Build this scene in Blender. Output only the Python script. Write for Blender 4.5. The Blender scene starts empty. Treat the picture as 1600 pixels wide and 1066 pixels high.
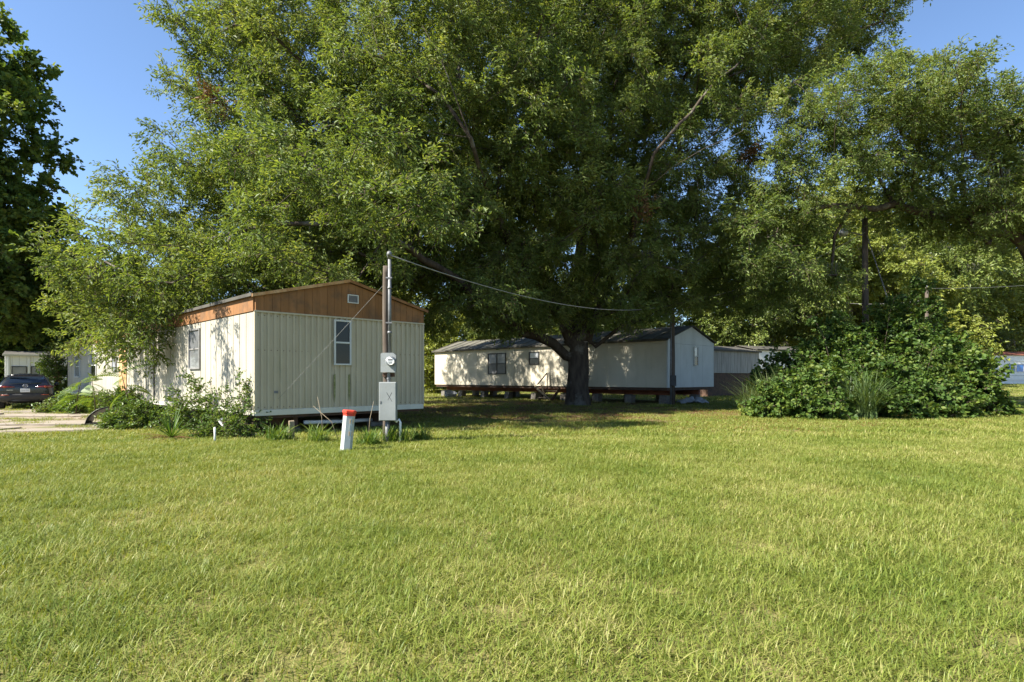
import bpy, bmesh, math, random
import numpy as np
from mathutils import Vector, Matrix, Euler, noise as mnoise

random.seed(7)
rng = np.random.default_rng(7)
SC = bpy.context.scene
COL = SC.collection

# ------------------------------------------------------------------ camera, sky, sun, exposure
EYE = 1.35                                   # camera height
FPX = 925.0                                  # focal length in photo pixels (photo is 1600 wide)
cam_d = bpy.data.cameras.new('camera')
cam = bpy.data.objects.new('camera', cam_d)
COL.objects.link(cam)
cam.location = (0, 0, EYE)
cam.rotation_euler = (math.radians(90), 0, 0)
cam_d.sensor_width = 36
cam_d.lens = FPX / 1600 * 36
cam_d.shift_y = 57 / 1600
cam_d.clip_start = 0.05
cam_d.clip_end = 2000
SC.camera = cam

SUN_EL = math.radians(45)
SUN_AZ = math.atan2(-0.91, -0.41)              # compass from +Y towards +X
sun_dir = Vector((math.sin(SUN_AZ) * math.cos(SUN_EL), math.cos(SUN_AZ) * math.cos(SUN_EL), math.sin(SUN_EL)))
world = bpy.data.worlds.new('World')
SC.world = world
world.use_nodes = True
wn = world.node_tree.nodes
sky = wn.new('ShaderNodeTexSky')
sky.sky_type = 'NISHITA'
sky.sun_disc = False
sky.sun_elevation = SUN_EL
sky.sun_rotation = SUN_AZ
sky.air_density = 0.9
sky.dust_density = 0.2
sky.ozone_density = 4.0
bg = wn['Background']
bg.inputs['Strength'].default_value = 0.077
world.node_tree.links.new(sky.outputs[0], bg.inputs['Color'])

sun_d = bpy.data.lights.new('sun', 'SUN')
sun_d.energy = 5.0
sun_d.angle = math.radians(0.6)
sun_d.color = (1.0, 0.945, 0.84)
sun = bpy.data.objects.new('sun', sun_d)
COL.objects.link(sun)
sun.location = (-30, -5, 40)
sun.rotation_euler = (-sun_dir).to_track_quat('-Z', 'Y').to_euler()

SC.view_settings.view_transform = 'Standard'
SC.view_settings.look = 'None'
SC.view_settings.gamma = 1
SC.view_settings.use_curve_mapping = False
SC.view_settings.exposure = 1.68
SC.render.engine = 'CYCLES'
cy = SC.cycles
cy.max_bounces = 6
cy.diffuse_bounces = 3
cy.glossy_bounces = 2
cy.transmission_bounces = 4
cy.transparent_max_bounces = 8
cy.caustics_reflective = False
cy.caustics_refractive = False
cy.use_denoising = True
cy.sample_clamp_indirect = 4


def at(px, py, Y):
    """world point seen at photo pixel (px, py) standing Y metres ahead"""
    return Vector(((px - 800) / FPX * Y, Y, EYE + (590 - py) / FPX * Y))


def ground_z(x, y):
    t = min(max((y - 42) / 36, 0), 1)
    return 0.5 * t * t * (3 - 2 * t)


# ------------------------------------------------------------------ helpers
def tag(o, label=None, cat=None, group=None, kind=None):
    if label: o['label'] = label
    if cat: o['category'] = cat
    if group: o['group'] = group
    if kind: o['kind'] = kind
    return o


def link(name, me, parent=None, mat=None, loc=None, rot=None, scale=None):
    o = bpy.data.objects.new(name, me)
    COL.objects.link(o)
    if parent is not None: o.parent = parent
    if loc is not None: o.location = loc
    if rot is not None: o.rotation_euler = rot
    if scale is not None: o.scale = scale
    if mat is not None and me is not None and len(me.materials) == 0:
        me.materials.append(mat)
    return o


def empty(name, loc=(0, 0, 0), rz=0, label=None, cat=None, group=None):
    o = bpy.data.objects.new(name, None)
    o.empty_display_size = 0.2
    COL.objects.link(o)
    o.location = loc
    o.rotation_euler = (0, 0, rz)
    return tag(o, label, cat, group)


class MB:
    """collects boxes, tubes, strips into one mesh"""
    def __init__(self):
        self.v, self.f = [], []

    def add(self, vs, fs):
        n = len(self.v)
        self.v += [tuple(p) for p in vs]
        self.f += [tuple(i + n for i in f) for f in fs]
        return self

    def box(self, x0, x1, y0, y1, z0, z1):
        vs = [(x0, y0, z0), (x1, y0, z0), (x1, y1, z0), (x0, y1, z0), (x0, y0, z1), (x1, y0, z1), (x1, y1, z1), (x0, y1, z1)]
        return self.add(vs, [(0, 3, 2, 1), (4, 5, 6, 7), (0, 1, 5, 4), (1, 2, 6, 5), (2, 3, 7, 6), (3, 0, 4, 7)])

    def bbox(self, x0, x1, y0, y1, z0, z1, b=0.004):
        """box with chamfered edges"""
        bm = bmesh.new()
        bmesh.ops.create_cube(bm, size=1)
        for v in bm.verts:
            v.co = Vector(((x0 + x1) / 2 + v.co.x * (x1 - x0), (y0 + y1) / 2 + v.co.y * (y1 - y0), (z0 + z1) / 2 + v.co.z * (z1 - z0)))
        bmesh.ops.bevel(bm, geom=bm.edges[:], offset=b, segments=1, affect='EDGES')
        bm.verts.index_update()
        self.add([v.co[:] for v in bm.verts], [[v.index for v in f.verts] for f in bm.faces])
        bm.free()
        return self

    def tube(self, pts, rad, n=8, cap=True):
        pts = [Vector(p) for p in pts]
        rs = rad if hasattr(rad, '__len__') else [rad] * len(pts)
        rings = []
        ref = None
        for i, p in enumerate(pts):
            t = (pts[min(i + 1, len(pts) - 1)] - pts[max(i - 1, 0)])
            if t.length < 1e-9: t = Vector((0, 0, 1))
            t.normalize()
            if ref is None:
                ref = t.orthogonal().normalized()
            ref = (ref - t * ref.dot(t))
            if ref.length < 1e-6: ref = t.orthogonal()
            ref.normalize()
            b = t.cross(ref)
            rings.append([p + (ref * math.cos(k * 2 * math.pi / n) + b * math.sin(k * 2 * math.pi / n)) * rs[i] for k in range(n)])
        vs = [q for r in rings for q in r]
        fs = []
        for i in range(len(pts) - 1):
            for k in range(n):
                k2 = (k + 1) % n
                fs.append((i * n + k, i * n + k2, (i + 1) * n + k2, (i + 1) * n + k))
        if cap:
            fs.append(tuple(range(n - 1, -1, -1)))
            fs.append(tuple((len(pts) - 1) * n + k for k in range(n)))
        return self.add(vs, fs)

    def lathe(self, prof, n=16, origin=(0, 0, 0), axis='Z'):
        """prof: (radius, height) along axis"""
        vs, fs = [], []
        o = Vector(origin)
        for r, h in prof:
            for k in range(n):
                a = 2 * math.pi * k / n
                c, s = r * math.cos(a), r * math.sin(a)
                p = {'Z': (c, s, h), 'Y': (c, h, -s), 'X': (h, c, s)}[axis]
                vs.append(o + Vector(p))
        m = len(prof)
        for i in range(m - 1):
            for k in range(n):
                k2 = (k + 1) % n
                fs.append((i * n + k, i * n + k2, (i + 1) * n + k2, (i + 1) * n + k))
        fs.append(tuple(range(n - 1, -1, -1)))
        fs.append(tuple((m - 1) * n + k for k in range(n)))
        return self.add(vs, fs)

    def prism(self, poly, axis, a, b):
        """poly in the two other axes, extruded from a to b along axis"""
        def P(u, v, w):
            return {'X': (w, u, v), 'Y': (u, w, v), 'Z': (u, v, w)}[axis]
        n = len(poly)
        vs = [P(u, v, a) for u, v in poly] + [P(u, v, b) for u, v in poly]
        fs = [tuple(range(n)), tuple(range(2 * n - 1, n - 1, -1))]
        fs += [(i, (i + 1) % n, n + (i + 1) % n, n + i) for i in range(n)]
        return self.add(vs, fs)

    def mesh(self, name='mesh', mat=None, smooth=False, fix=True):
        me = bpy.data.meshes.new(name)
        me.from_pydata(self.v, [], self.f)
        if fix:
            bm = bmesh.new(); bm.from_mesh(me)
            bmesh.ops.recalc_face_normals(bm, faces=bm.faces[:])
            bm.to_mesh(me); bm.free()
        if mat is not None: me.materials.append(mat)
        if smooth:
            me.shade_smooth() if hasattr(me, 'shade_smooth') else None
        me.update()
        return me

    def build(self, name, mat, parent=None, loc=None, rot=None, smooth=False):
        return link(name, self.mesh(name, mat, smooth), parent, None, loc, rot)


# ------------------------------------------------------------------ materials
def new_mat(name):
    m = bpy.data.materials.new(name)
    m.use_nodes = True
    nt = m.node_tree
    return m, nt, nt.nodes, nt.links, nt.nodes['Principled BSDF']


def ramp_node(nt, fac, stops):
    r = nt.nodes.new('ShaderNodeValToRGB')
    el = r.color_ramp.elements
    while len(el) < len(stops): el.new(0.5)
    for e, (p, c) in zip(el, stops):
        e.position = p
        e.color = (*c, 1)
    if fac is not None: nt.links.new(fac, r.inputs[0])
    return r


def noise_node(nt, scale, detail=4, rough=0.55, vec=None, dist=0.0, stretch=None):
    n = nt.nodes.new('ShaderNodeTexNoise')
    n.inputs['Scale'].default_value = scale
    n.inputs['Detail'].default_value = detail
    n.inputs['Roughness'].default_value = rough
    n.inputs['Distortion'].default_value = dist
    if vec is None:
        g = nt.nodes.new('ShaderNodeNewGeometry')
        vec = g.outputs['Position']
    if stretch:
        mp = nt.nodes.new('ShaderNodeMapping')
        mp.inputs['Scale'].default_value = stretch
        nt.links.new(vec, mp.inputs['Vector'])
        vec = mp.outputs[0]
    nt.links.new(vec, n.inputs['Vector'])
    return n.outputs['Fac'] if 'Fac' in n.outputs else n.outputs[0]


def mixc(nt, fac, a, b, mode='MIX'):
    m = nt.nodes.new('ShaderNodeMix')
    m.data_type = 'RGBA'
    m.blend_type = mode
    for s, v in ((0, fac), (6, a), (7, b)):
        if isinstance(v, (int, float)): m.inputs[s].default_value = v
        elif isinstance(v, tuple): m.inputs[s].default_value = (*v, 1)
        else: nt.links.new(v, m.inputs[s])
    return m.outputs[2]


def math_node(nt, op, a, b=None, clamp=False):
    m = nt.nodes.new('ShaderNodeMath')
    m.operation = op
    m.use_clamp = clamp
    for i, v in enumerate((a, b)):
        if v is None: continue
        if isinstance(v, (int, float)): m.inputs[i].default_value = v
        else: nt.links.new(v, m.inputs[i])
    return m.outputs[0]


def bump(nt, bsdf, h, strength=0.3, dist=0.01):
    b = nt.nodes.new('ShaderNodeBump')
    b.inputs['Strength'].default_value = strength
    b.inputs['Distance'].default_value = dist
    nt.links.new(h, b.inputs['Height'])
    nt.links.new(b.outputs[0], bsdf.inputs['Normal'])


def simple_mat(name, c0, c1, scale=6, rough=0.7, bmp=0.15, metal=0.0, stretch=None, stain=None, stain_scale=2.0, stain_lo=0.55, stain_hi=0.75, spec=0.3, stain_stretch=None, bscale=None):
    m, nt, N, L, b = new_mat(name)
    n = noise_node(nt, scale, 5, 0.6, stretch=stretch)
    col = ramp_node(nt, n, [(0.3, c0), (0.7, c1)]).outputs[0]
    if stain:
        s = noise_node(nt, stain_scale, 6, 0.65, stretch=stain_stretch)
        sf = ramp_node(nt, s, [(stain_lo, (0, 0, 0)), (stain_hi, (1, 1, 1))]).outputs[0]
        col = mixc(nt, sf, col, stain)
    L.new(col, b.inputs['Base Color'])
    b.inputs['Roughness'].default_value = rough
    b.inputs['Metallic'].default_value = metal
    b.inputs['Specular IOR Level'].default_value = spec
    if bmp:
        bump(nt, b, noise_node(nt, bscale or scale * 6, 4, 0.6, stretch=stretch), bmp, 0.01)
    return m


def leaf_mat(name, dark, light, yellow, transl=0.35, rough=0.45, spec=0.35, patch=0.35, wl=0.45, wo=0.3, pdet=2, pamt=0.6):
    """leaf: per-leaf tint (attribute lv), per-spray tint (object random), broad patches"""
    m, nt, N, L, b = new_mat(name)
    a = N.new('ShaderNodeAttribute'); a.attribute_name = 'lv'
    oi = N.new('ShaderNodeObjectInfo')
    pn = noise_node(nt, patch, pdet, 0.5 if pdet < 3 else 0.7)
    f = math_node(nt, 'ADD', math_node(nt, 'MULTIPLY', a.outputs['Fac'], wl), math_node(nt, 'MULTIPLY', oi.outputs['Random'], wo))
    f = math_node(nt, 'ADD', f, math_node(nt, 'MULTIPLY', math_node(nt, 'SUBTRACT', pn, 0.3 if pdet < 3 else 0.38), pamt), True)
    col = ramp_node(nt, f, [(0.1, dark), (0.55, light), (0.95, yellow)]).outputs[0]
    L.new(col, b.inputs['Base Color'])
    b.inputs['Roughness'].default_value = rough
    b.inputs['Specular IOR Level'].default_value = spec
    tr = N.new('ShaderNodeBsdfTranslucent')
    tc = mixc(nt, 1.0, col, (1.25, 1.15, 0.45), 'MULTIPLY')
    L.new(tc, tr.inputs['Color'])
    mx = N.new('ShaderNodeMixShader'); mx.inputs[0].default_value = transl
    L.new(b.outputs[0], mx.inputs[1]); L.new(tr.outputs[0], mx.inputs[2])
    L.new(mx.outputs[0], N['Material Output'].inputs['Surface'])
    return m


M = {}
M['oak_leaf'] = leaf_mat('oak_leaf', (0.068, 0.112, 0.025), (0.152, 0.212, 0.052), (0.285, 0.315, 0.098), 0.46, 0.55, 0.35)
M['broad_leaf'] = leaf_mat('broad_leaf', (0.050, 0.092, 0.022), (0.105, 0.165, 0.036), (0.220, 0.250, 0.060), 0.40, 0.6, 0.2)
M['vine_leaf'] = leaf_mat('vine_leaf', (0.030, 0.066, 0.012), (0.068, 0.122, 0.020), (0.175, 0.215, 0.038), 0.34, 0.55, 0.3)
M['shrub_leaf'] = leaf_mat('shrub_leaf', (0.050, 0.105, 0.018), (0.110, 0.180, 0.032), (0.230, 0.255, 0.055), 0.36)
M['far_leaf'] = leaf_mat('far_leaf', (0.070, 0.110, 0.026), (0.150, 0.200, 0.044), (0.270, 0.300, 0.070), 0.36, patch=0.12)
M['far_leaf_yellow'] = leaf_mat('far_leaf_yellow', (0.120, 0.160, 0.030), (0.225, 0.265, 0.050), (0.340, 0.355, 0.080), 0.4, patch=0.12)
M['grass'] = leaf_mat('grass_blade', (0.088, 0.140, 0.018), (0.205, 0.240, 0.043), (0.420, 0.370, 0.160), 0.34, 0.5, 0.3, patch=0.45, wl=0.55, wo=0.12, pdet=5, pamt=1.15)
M['tall_grass'] = leaf_mat('tall_grass', (0.045, 0.085, 0.025), (0.090, 0.140, 0.045), (0.200, 0.210, 0.090), 0.3)
M['dry_leaf'] = leaf_mat('dry_leaf', (0.10, 0.050, 0.022), (0.17, 0.085, 0.035), (0.24, 0.14, 0.06), 0.2)
M['moss'] = leaf_mat('spanish_moss', (0.08, 0.082, 0.062), (0.13, 0.13, 0.095), (0.18, 0.175, 0.125), 0.2, 0.9, 0.1)
M['bark'] = simple_mat('oak_bark', (0.034, 0.026, 0.020), (0.095, 0.075, 0.058), 5, 0.95, 0.9, stretch=(1, 1, 0.28), stain=(0.21, 0.20, 0.17), stain_scale=1.1, stain_lo=0.52, stain_hi=0.72, spec=0.1, bscale=9)
M['bark_grey'] = simple_mat('grey_bark', (0.13, 0.115, 0.095), (0.26, 0.24, 0.20), 4, 0.95, 0.7, stretch=(1, 1, 0.3), spec=0.1, bscale=14)
M['twig'] = simple_mat('twig', (0.06, 0.045, 0.03), (0.12, 0.09, 0.065), 8, 0.95, 0)
M['siding_cream'] = simple_mat('cream_siding', (0.33, 0.305, 0.245), (0.40, 0.37, 0.305), 1.2, 0.55, 0.05, stain=(0.27, 0.245, 0.18), stain_scale=2.4, stain_lo=0.52, stain_hi=0.80, stain_stretch=(2.6, 2.6, 0.25))
M['siding_end'] = simple_mat('pale_corrugated_metal', (0.40, 0.345, 0.238), (0.46, 0.40, 0.285), 1.0, 0.45, 0.03, stain=(0.26, 0.255, 0.15), stain_scale=2.2, stain_lo=0.56, stain_hi=0.9, stain_stretch=(2.4, 2.4, 0.22))
M['white_trim'] = simple_mat('white_trim', (0.50, 0.48, 0.39), (0.58, 0.56, 0.46), 3, 0.55, 0.05, stain=(0.36, 0.35, 0.28), stain_scale=3, stain_lo=0.58, stain_hi=0.85)
M['fascia'] = simple_mat('orange_wood', (0.195, 0.092, 0.036), (0.29, 0.142, 0.060), 5, 0.8, 0.25, stretch=(1, 1, 0.12), stain=(0.105, 0.070, 0.045), stain_scale=1.8, stain_lo=0.46, stain_hi=0.72, spec=0.2)
M['rust_wood'] = simple_mat('weathered_orange_wood', (0.36, 0.17, 0.06), (0.56, 0.36, 0.19), 6, 0.8, 0.3, stretch=(1, 1, 0.12), stain=(0.20, 0.09, 0.04), stain_scale=2.5)
M['siding_far'] = simple_mat('beige_siding', (0.50, 0.455, 0.35), (0.58, 0.53, 0.42), 0.9, 0.6, 0.04, stain=(0.42, 0.39, 0.29), stain_scale=1.2, stain_lo=0.52, stain_hi=0.85, stain_stretch=(1.6, 1.6, 0.4))
M['siding_blue'] = simple_mat('pale_grey_siding', (0.50, 0.52, 0.50), (0.58, 0.60, 0.58), 0.9, 0.6, 0.04, stain=(0.42, 0.43, 0.40), stain_scale=1.2, stain_lo=0.52, stain_hi=0.85, stain_stretch=(1.6, 1.6, 0.4))
M['grey_board'] = simple_mat('grey_board', (0.24, 0.225, 0.20), (0.40, 0.38, 0.34), 4, 0.9, 0.25, stretch=(1, 1, 0.15), spec=0.1)
M['white_paint'] = simple_mat('white_paint', (0.74, 0.74, 0.72), (0.80, 0.80, 0.78), 2, 0.55, 0.03, stain=(0.5, 0.49, 0.44), stain_scale=1.5, stain_lo=0.6, stain_hi=0.9)
M['roof_metal'] = simple_mat('weathered_roof_sheet', (0.075, 0.071, 0.058), (0.15, 0.138, 0.108), 1.4, 0.75, 0.15, stain=(0.055, 0.06, 0.04), stain_scale=2.2, stain_lo=0.48, stain_hi=0.7)
M['roof_dark'] = simple_mat('dark_roof', (0.045, 0.042, 0.036), (0.10, 0.092, 0.075), 2, 0.8, 0.2)
M['brown_trim'] = simple_mat('red_brown_trim', (0.16, 0.055, 0.035), (0.24, 0.09, 0.055), 3, 0.7, 0.1)
M['backing'] = simple_mat('dark_backing', (0.055, 0.05, 0.045), (0.08, 0.072, 0.062), 3, 0.9, 0)
M['steel'] = simple_mat('rusty_steel', (0.045, 0.032, 0.026), (0.11, 0.060, 0.038), 5, 0.8, 0.2)
M['block'] = simple_mat('concrete_block', (0.11, 0.10, 0.088), (0.20, 0.185, 0.16), 8, 0.95, 0.4)
M['frame_white'] = simple_mat('white_window_frame', (0.50, 0.50, 0.47), (0.58, 0.58, 0.54), 5, 0.5, 0.02)
M['frame_grey'] = simple_mat('grey_aluminium_frame', (0.20, 0.195, 0.19), (0.30, 0.29, 0.28), 6, 0.45, 0.02, 0.3)
M['dark_frame'] = simple_mat('dark_frame', (0.035, 0.033, 0.032), (0.06, 0.056, 0.052), 6, 0.5, 0.02)


def glass_mat(name, col, rough=0.04, spec=0.6):
    m, nt, N, L, b = new_mat(name)
    n = noise_node(nt, 1.3, 3)
    L.new(ramp_node(nt, n, [(0.35, tuple(c * 0.7 for c in col)), (0.7, tuple(c * 1.3 for c in col))]).outputs[0], b.inputs['Base Color'])
    b.inputs['Roughness'].default_value = rough
    b.inputs['Specular IOR Level'].default_value = spec
    return m


M['glass'] = glass_mat('window_glass', (0.012, 0.013, 0.013), 0.06, 0.25)
M['glass_curtain'] = glass_mat('window_glass_with_curtain', (0.16, 0.165, 0.17), 0.08)
M['glass_blind'] = glass_mat('window_glass_with_blind', (0.30, 0.31, 0.33), 0.1)
M['glass_blue'] = glass_mat('blue_window_film', (0.02, 0.16, 0.50), 0.1)
M['pole_wood'] = simple_mat('pole_wood', (0.055, 0.043, 0.034), (0.150, 0.122, 0.098), 7, 0.92, 0.6, stretch=(1, 1, 0.07), stain=(0.05, 0.035, 0.028), stain_scale=4, stain_stretch=(1, 1, 0.2), spec=0.1)
M['galv'] = simple_mat('galvanised_steel', (0.12, 0.122, 0.124), (0.21, 0.212, 0.215), 9, 0.55, 0.05, 0.35)
M['box_grey'] = simple_mat('grey_enamel', (0.20, 0.215, 0.21), (0.26, 0.275, 0.27), 3, 0.45, 0.03, stain=(0.22, 0.20, 0.17), stain_scale=7, stain_lo=0.62, stain_hi=0.8)
M['pedestal'] = simple_mat('pedestal_plastic', (0.36, 0.385, 0.375), (0.44, 0.465, 0.455), 4, 0.45, 0.02, stain=(0.36, 0.36, 0.32), stain_scale=6, stain_lo=0.6, stain_hi=0.85)
M['red'] = simple_mat('red_plastic', (0.52, 0.035, 0.018), (0.62, 0.06, 0.03), 6, 0.5, 0.02)
M['orange_print'] = simple_mat('faded_orange_print', (0.55, 0.30, 0.12), (0.68, 0.52, 0.34), 30, 0.6, 0)
M['ink'] = simple_mat('black_ink', (0.02, 0.02, 0.022), (0.04, 0.04, 0.042), 20, 0.7, 0)
M['dial'] = simple_mat('meter_dial', (0.62, 0.63, 0.62), (0.70, 0.71, 0.70), 20, 0.5, 0)
M['cable'] = simple_mat('cable_sheath', (0.09, 0.09, 0.088), (0.16, 0.16, 0.155), 3, 0.6, 0)
M['cable_pale'] = simple_mat('bare_cable', (0.20, 0.20, 0.195), (0.30, 0.30, 0.29), 3, 0.6, 0, 0.2)
M['black_plastic'] = simple_mat('black_plastic_sheet', (0.012, 0.013, 0.016), (0.03, 0.032, 0.038), 4, 0.4, 0.15)
M['pvc'] = simple_mat('white_pvc', (0.66, 0.65, 0.62), (0.76, 0.75, 0.72), 6, 0.4, 0.02)
M['tarp'] = simple_mat('crumpled_white_tarp', (0.22, 0.23, 0.24), (0.36, 0.37, 0.385), 5, 0.6, 0.4)
M['lumber'] = simple_mat('old_lumber', (0.22, 0.17, 0.11), (0.36, 0.29, 0.20), 7, 0.9, 0.4, stretch=(1, 1, 0.2))
M['concrete'] = simple_mat('old_concrete', (0.20, 0.17, 0.135), (0.29, 0.25, 0.20), 3, 0.95, 0.3, stain=(0.20, 0.16, 0.115), stain_scale=1.3, stain_lo=0.5, stain_hi=0.75)
M['car_paint'] = simple_mat('black_car_paint', (0.010, 0.011, 0.014), (0.014, 0.015, 0.019), 2, 0.16, 0, 0.0, spec=0.6)
M['car_plastic'] = simple_mat('grey_bumper_plastic', (0.035, 0.034, 0.034), (0.05, 0.048, 0.047), 10, 0.6, 0.05)
M['car_glass'] = glass_mat('car_glass', (0.010, 0.016, 0.026), 0.03, 0.7)
M['tyre'] = simple_mat('tyre_rubber', (0.012, 0.012, 0.012), (0.022, 0.022, 0.022), 12, 0.85, 0.1)
M['rim'] = simple_mat('alloy_rim', (0.25, 0.25, 0.26), (0.34, 0.34, 0.35), 8, 0.35, 0, 0.8)
M['tail_red'] = simple_mat('tail_lamp_red', (0.09, 0.006, 0.008), (0.15, 0.010, 0.012), 12, 0.15, 0, spec=0.7)
M['reflector'] = simple_mat('reflector_orange_red', (0.28, 0.05, 0.02), (0.36, 0.075, 0.03), 12, 0.3, 0)
M['chrome'] = simple_mat('chrome', (0.6, 0.6, 0.62), (0.7, 0.7, 0.72), 12, 0.15, 0, 1.0)
M['plate'] = simple_mat('number_plate', (0.62, 0.64, 0.66), (0.70, 0.72, 0.74), 12, 0.45, 0)
M['insulator'] = simple_mat('porcelain', (0.30, 0.32, 0.35), (0.40, 0.42, 0.46), 12, 0.3, 0)


def ground_mat():
    m, nt, N, L, b = new_mat('lawn_soil')
    n1 = noise_node(nt, 0.35, 5, 0.6)
    n2 = noise_node(nt, 9, 5, 0.7)
    n3 = noise_node(nt, 60, 3, 0.7)
    green = ramp_node(nt, n2, [(0.3, (0.085, 0.088, 0.026)), (0.5, (0.150, 0.140, 0.045)), (0.75, (0.235, 0.20, 0.085))]).outputs[0]
    dry = ramp_node(nt, n2, [(0.3, (0.12, 0.10, 0.04)), (0.7, (0.25, 0.20, 0.10))]).outputs[0]
    col = mixc(nt, ramp_node(nt, n1, [(0.45, (0, 0, 0)), (0.72, (1, 1, 1))]).outputs[0], green, dry)
    # leaf litter and bare soil round the big oak
    g = N.new('ShaderNodeNewGeometry')
    vm = N.new('ShaderNodeVectorMath'); vm.operation = 'DISTANCE'
    vm.inputs[1].default_value = (1.0, 25.5, 0)
    L.new(g.outputs['Position'], vm.inputs[0])
    d = math_node(nt, 'ADD', vm.outputs['Value'], math_node(nt, 'MULTIPLY', noise_node(nt, 0.6, 4, 0.65), 11))
    lit = ramp_node(nt, math_node(nt, 'DIVIDE', d, 30.0), [(0.33, (1, 1, 1)), (0.52, (0, 0, 0))]).outputs[0]
    litter = ramp_node(nt, n3, [(0.3, (0.075, 0.046, 0.026)), (0.55, (0.15, 0.095, 0.055)), (0.8, (0.26, 0.18, 0.11))]).outputs[0]
    col = mixc(nt, lit, col, litter)
    L.new(col, b.inputs['Base Color'])
    b.inputs['Roughness'].default_value = 0.95
    b.inputs['Specular IOR Level'].default_value = 0.1
    bump(nt, b, n3, 0.6, 0.02)
    return m


M['ground'] = ground_mat()
# ------------------------------------------------------------------ leaf sprays and scattering
def mesh_np(name, V, F, mat, lv=None):
    me = bpy.data.meshes.new(name)
    me.from_pydata([tuple(map(float, v)) for v in V], [], F)
    if mat is not None: me.materials.append(mat)
    if lv is not None:
        a = me.attributes.new('lv', 'FLOAT', 'POINT')
        a.data.foreach_set('value', np.asarray(lv, dtype=np.float32))
    me.update()
    return me


def rand_rot(r):
    q = r.normal(size=4); q /= np.linalg.norm(q)
    w, x, y, z = q
    return np.array([[1 - 2 * (y * y + z * z), 2 * (x * y - z * w), 2 * (x * z + y * w)], [2 * (x * y + z * w), 1 - 2 * (x * x + z * z), 2 * (y * z - x * w)], [2 * (x * z - y * w), 2 * (y * z + x * w), 1 - 2 * (x * x + y * y)]])


def frame_from(d, up):
    d = d / np.linalg.norm(d)
    s = np.cross(d, up); n = np.linalg.norm(s)
    if n < 1e-5: s = np.array([1.0, 0, 0])
    else: s = s / n
    u = np.cross(s, d)
    return d, s, u


def spray(name, mat, seed, n_leaf=46, radius=0.42, L=0.12, W=0.04, twigs=4, kind='lance', flat=0.7):
    """a leafy spray about the origin growing along +X: thin twigs and single bent leaves"""
    r = np.random.default_rng(seed)
    V, F, lv, mi = [], [], [], []
    for t in range(twigs):
        d = np.array([1.0, r.normal() * 0.55, r.normal() * 0.40]); d /= np.linalg.norm(d)
        p = np.array([-0.25 * radius, 0, 0]) + r.normal(size=3) * 0.05 * radius
        le = radius * r.uniform(0.9, 1.5)
        mid = p + d * le * 0.5 + np.array([0, 0, 0.04 * radius])
        end = p + d * le - np.array([0, 0, 0.12 * radius])
        # twig: two crossed thin triangles pieces
        n = len(V)
        _, s, u = frame_from(d, np.array([0, 0, 1.0]))
        w = 0.006
        for q, ww in ((p, w), (mid, w * 0.8), (end, w * 0.3)):
            V += [q + s * ww, q - s * ww * 0.5 + u * ww, q - s * ww * 0.5 - u * ww]; lv += [0.0] * 3
        for k in range(2):
            for j in range(3):
                j2 = (j + 1) % 3
                F.append((n + k * 3 + j, n + k * 3 + j2, n + k * 3 + 3 + j2, n + k * 3 + 3 + j)); mi.append(1)
        per = n_leaf // twigs
        for i in range(per):
            f = (i + r.uniform(0, 1)) / per
            f = 0.12 + 0.9 * f
            base = (p * (1 - f) * (1 - f) + 2 * f * (1 - f) * mid + f * f * end) if f < 1 else end
            base = base + r.normal(size=3) * radius * 0.10 * np.array([1, 1, flat])
            side = s * (1 if i % 2 else -1)
            ld = d * r.uniform(0.2, 1.0) + side * r.uniform(0.3, 1.1) + np.array([0, 0, r.normal() * 0.35 - 0.15])
            ld, ls, lu = frame_from(ld, np.array([r.normal() * 0.9, r.normal() * 0.9, 1.0]))
            l = L * r.uniform(0.65, 1.25); wd = W * r.uniform(0.75, 1.2)
            c = r.uniform(0, 1)
            n = len(V)
            if kind == 'lance':
                fold = lu * wd * 0.22
                V += [base, base + ld * l * 0.5 + ls * wd * 0.5 + fold, base + ld * l - lu * l * 0.15, base + ld * l * 0.5 - ls * wd * 0.5 + fold]
                lv += [c] * 4
                F += [(n, n + 1, n + 2), (n, n + 2, n + 3)]; mi += [0, 0]
            else:                                   # broad, heart or lobed leaf of six corners
                fold = lu * wd * 0.12
                V += [base, base + ld * l * 0.22 + ls * wd * 0.5 + fold, base + ld * l * 0.62 + ls * wd * 0.44 + fold - lu * l * 0.06, base + ld * l - lu * l * 0.2,
                      base + ld * l * 0.62 - ls * wd * 0.44 + fold - lu * l * 0.06, base + ld * l * 0.22 - ls * wd * 0.5 + fold]
                lv += [c] * 6
                F += [(n, n + 1, n + 2, n + 3), (n, n + 3, n + 4, n + 5)]; mi += [0, 0]
    me = mesh_np(name, V, F, mat, lv)
    me.materials.append(M['twig'])
    me.polygons.foreach_set('material_index', mi)
    return bpy.data.objects.new(name, me)


def moss_strand(name, seed, length=0.6):
    r = np.random.default_rng(seed)
    V, F, lv = [], [], []
    for k in range(34):
        p = np.array([r.normal() * 0.15, r.normal() * 0.15, r.uniform(-0.1, 0.05)])
        a = r.uniform(0, math.pi); s = np.array([math.cos(a), math.sin(a), 0])
        le = length * r.uniform(0.4, 1.1); n = len(V); c = r.uniform()
        for i, f in enumerate((0, 0.35, 0.7, 1.0)):
            w = 0.010 * (1 - 0.8 * f)
            q = p + np.array([r.normal() * 0.02, r.normal() * 0.02, -le * f])
            V += [q + s * w, q - s * w]; lv += [c, c]
        F += [(n + 2 * i, n + 2 * i + 1, n + 2 * i + 3, n + 2 * i + 2) for i in range(3)]
    return bpy.data.objects.new(name, mesh_np(name, V, F, M['moss'], lv))


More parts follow.
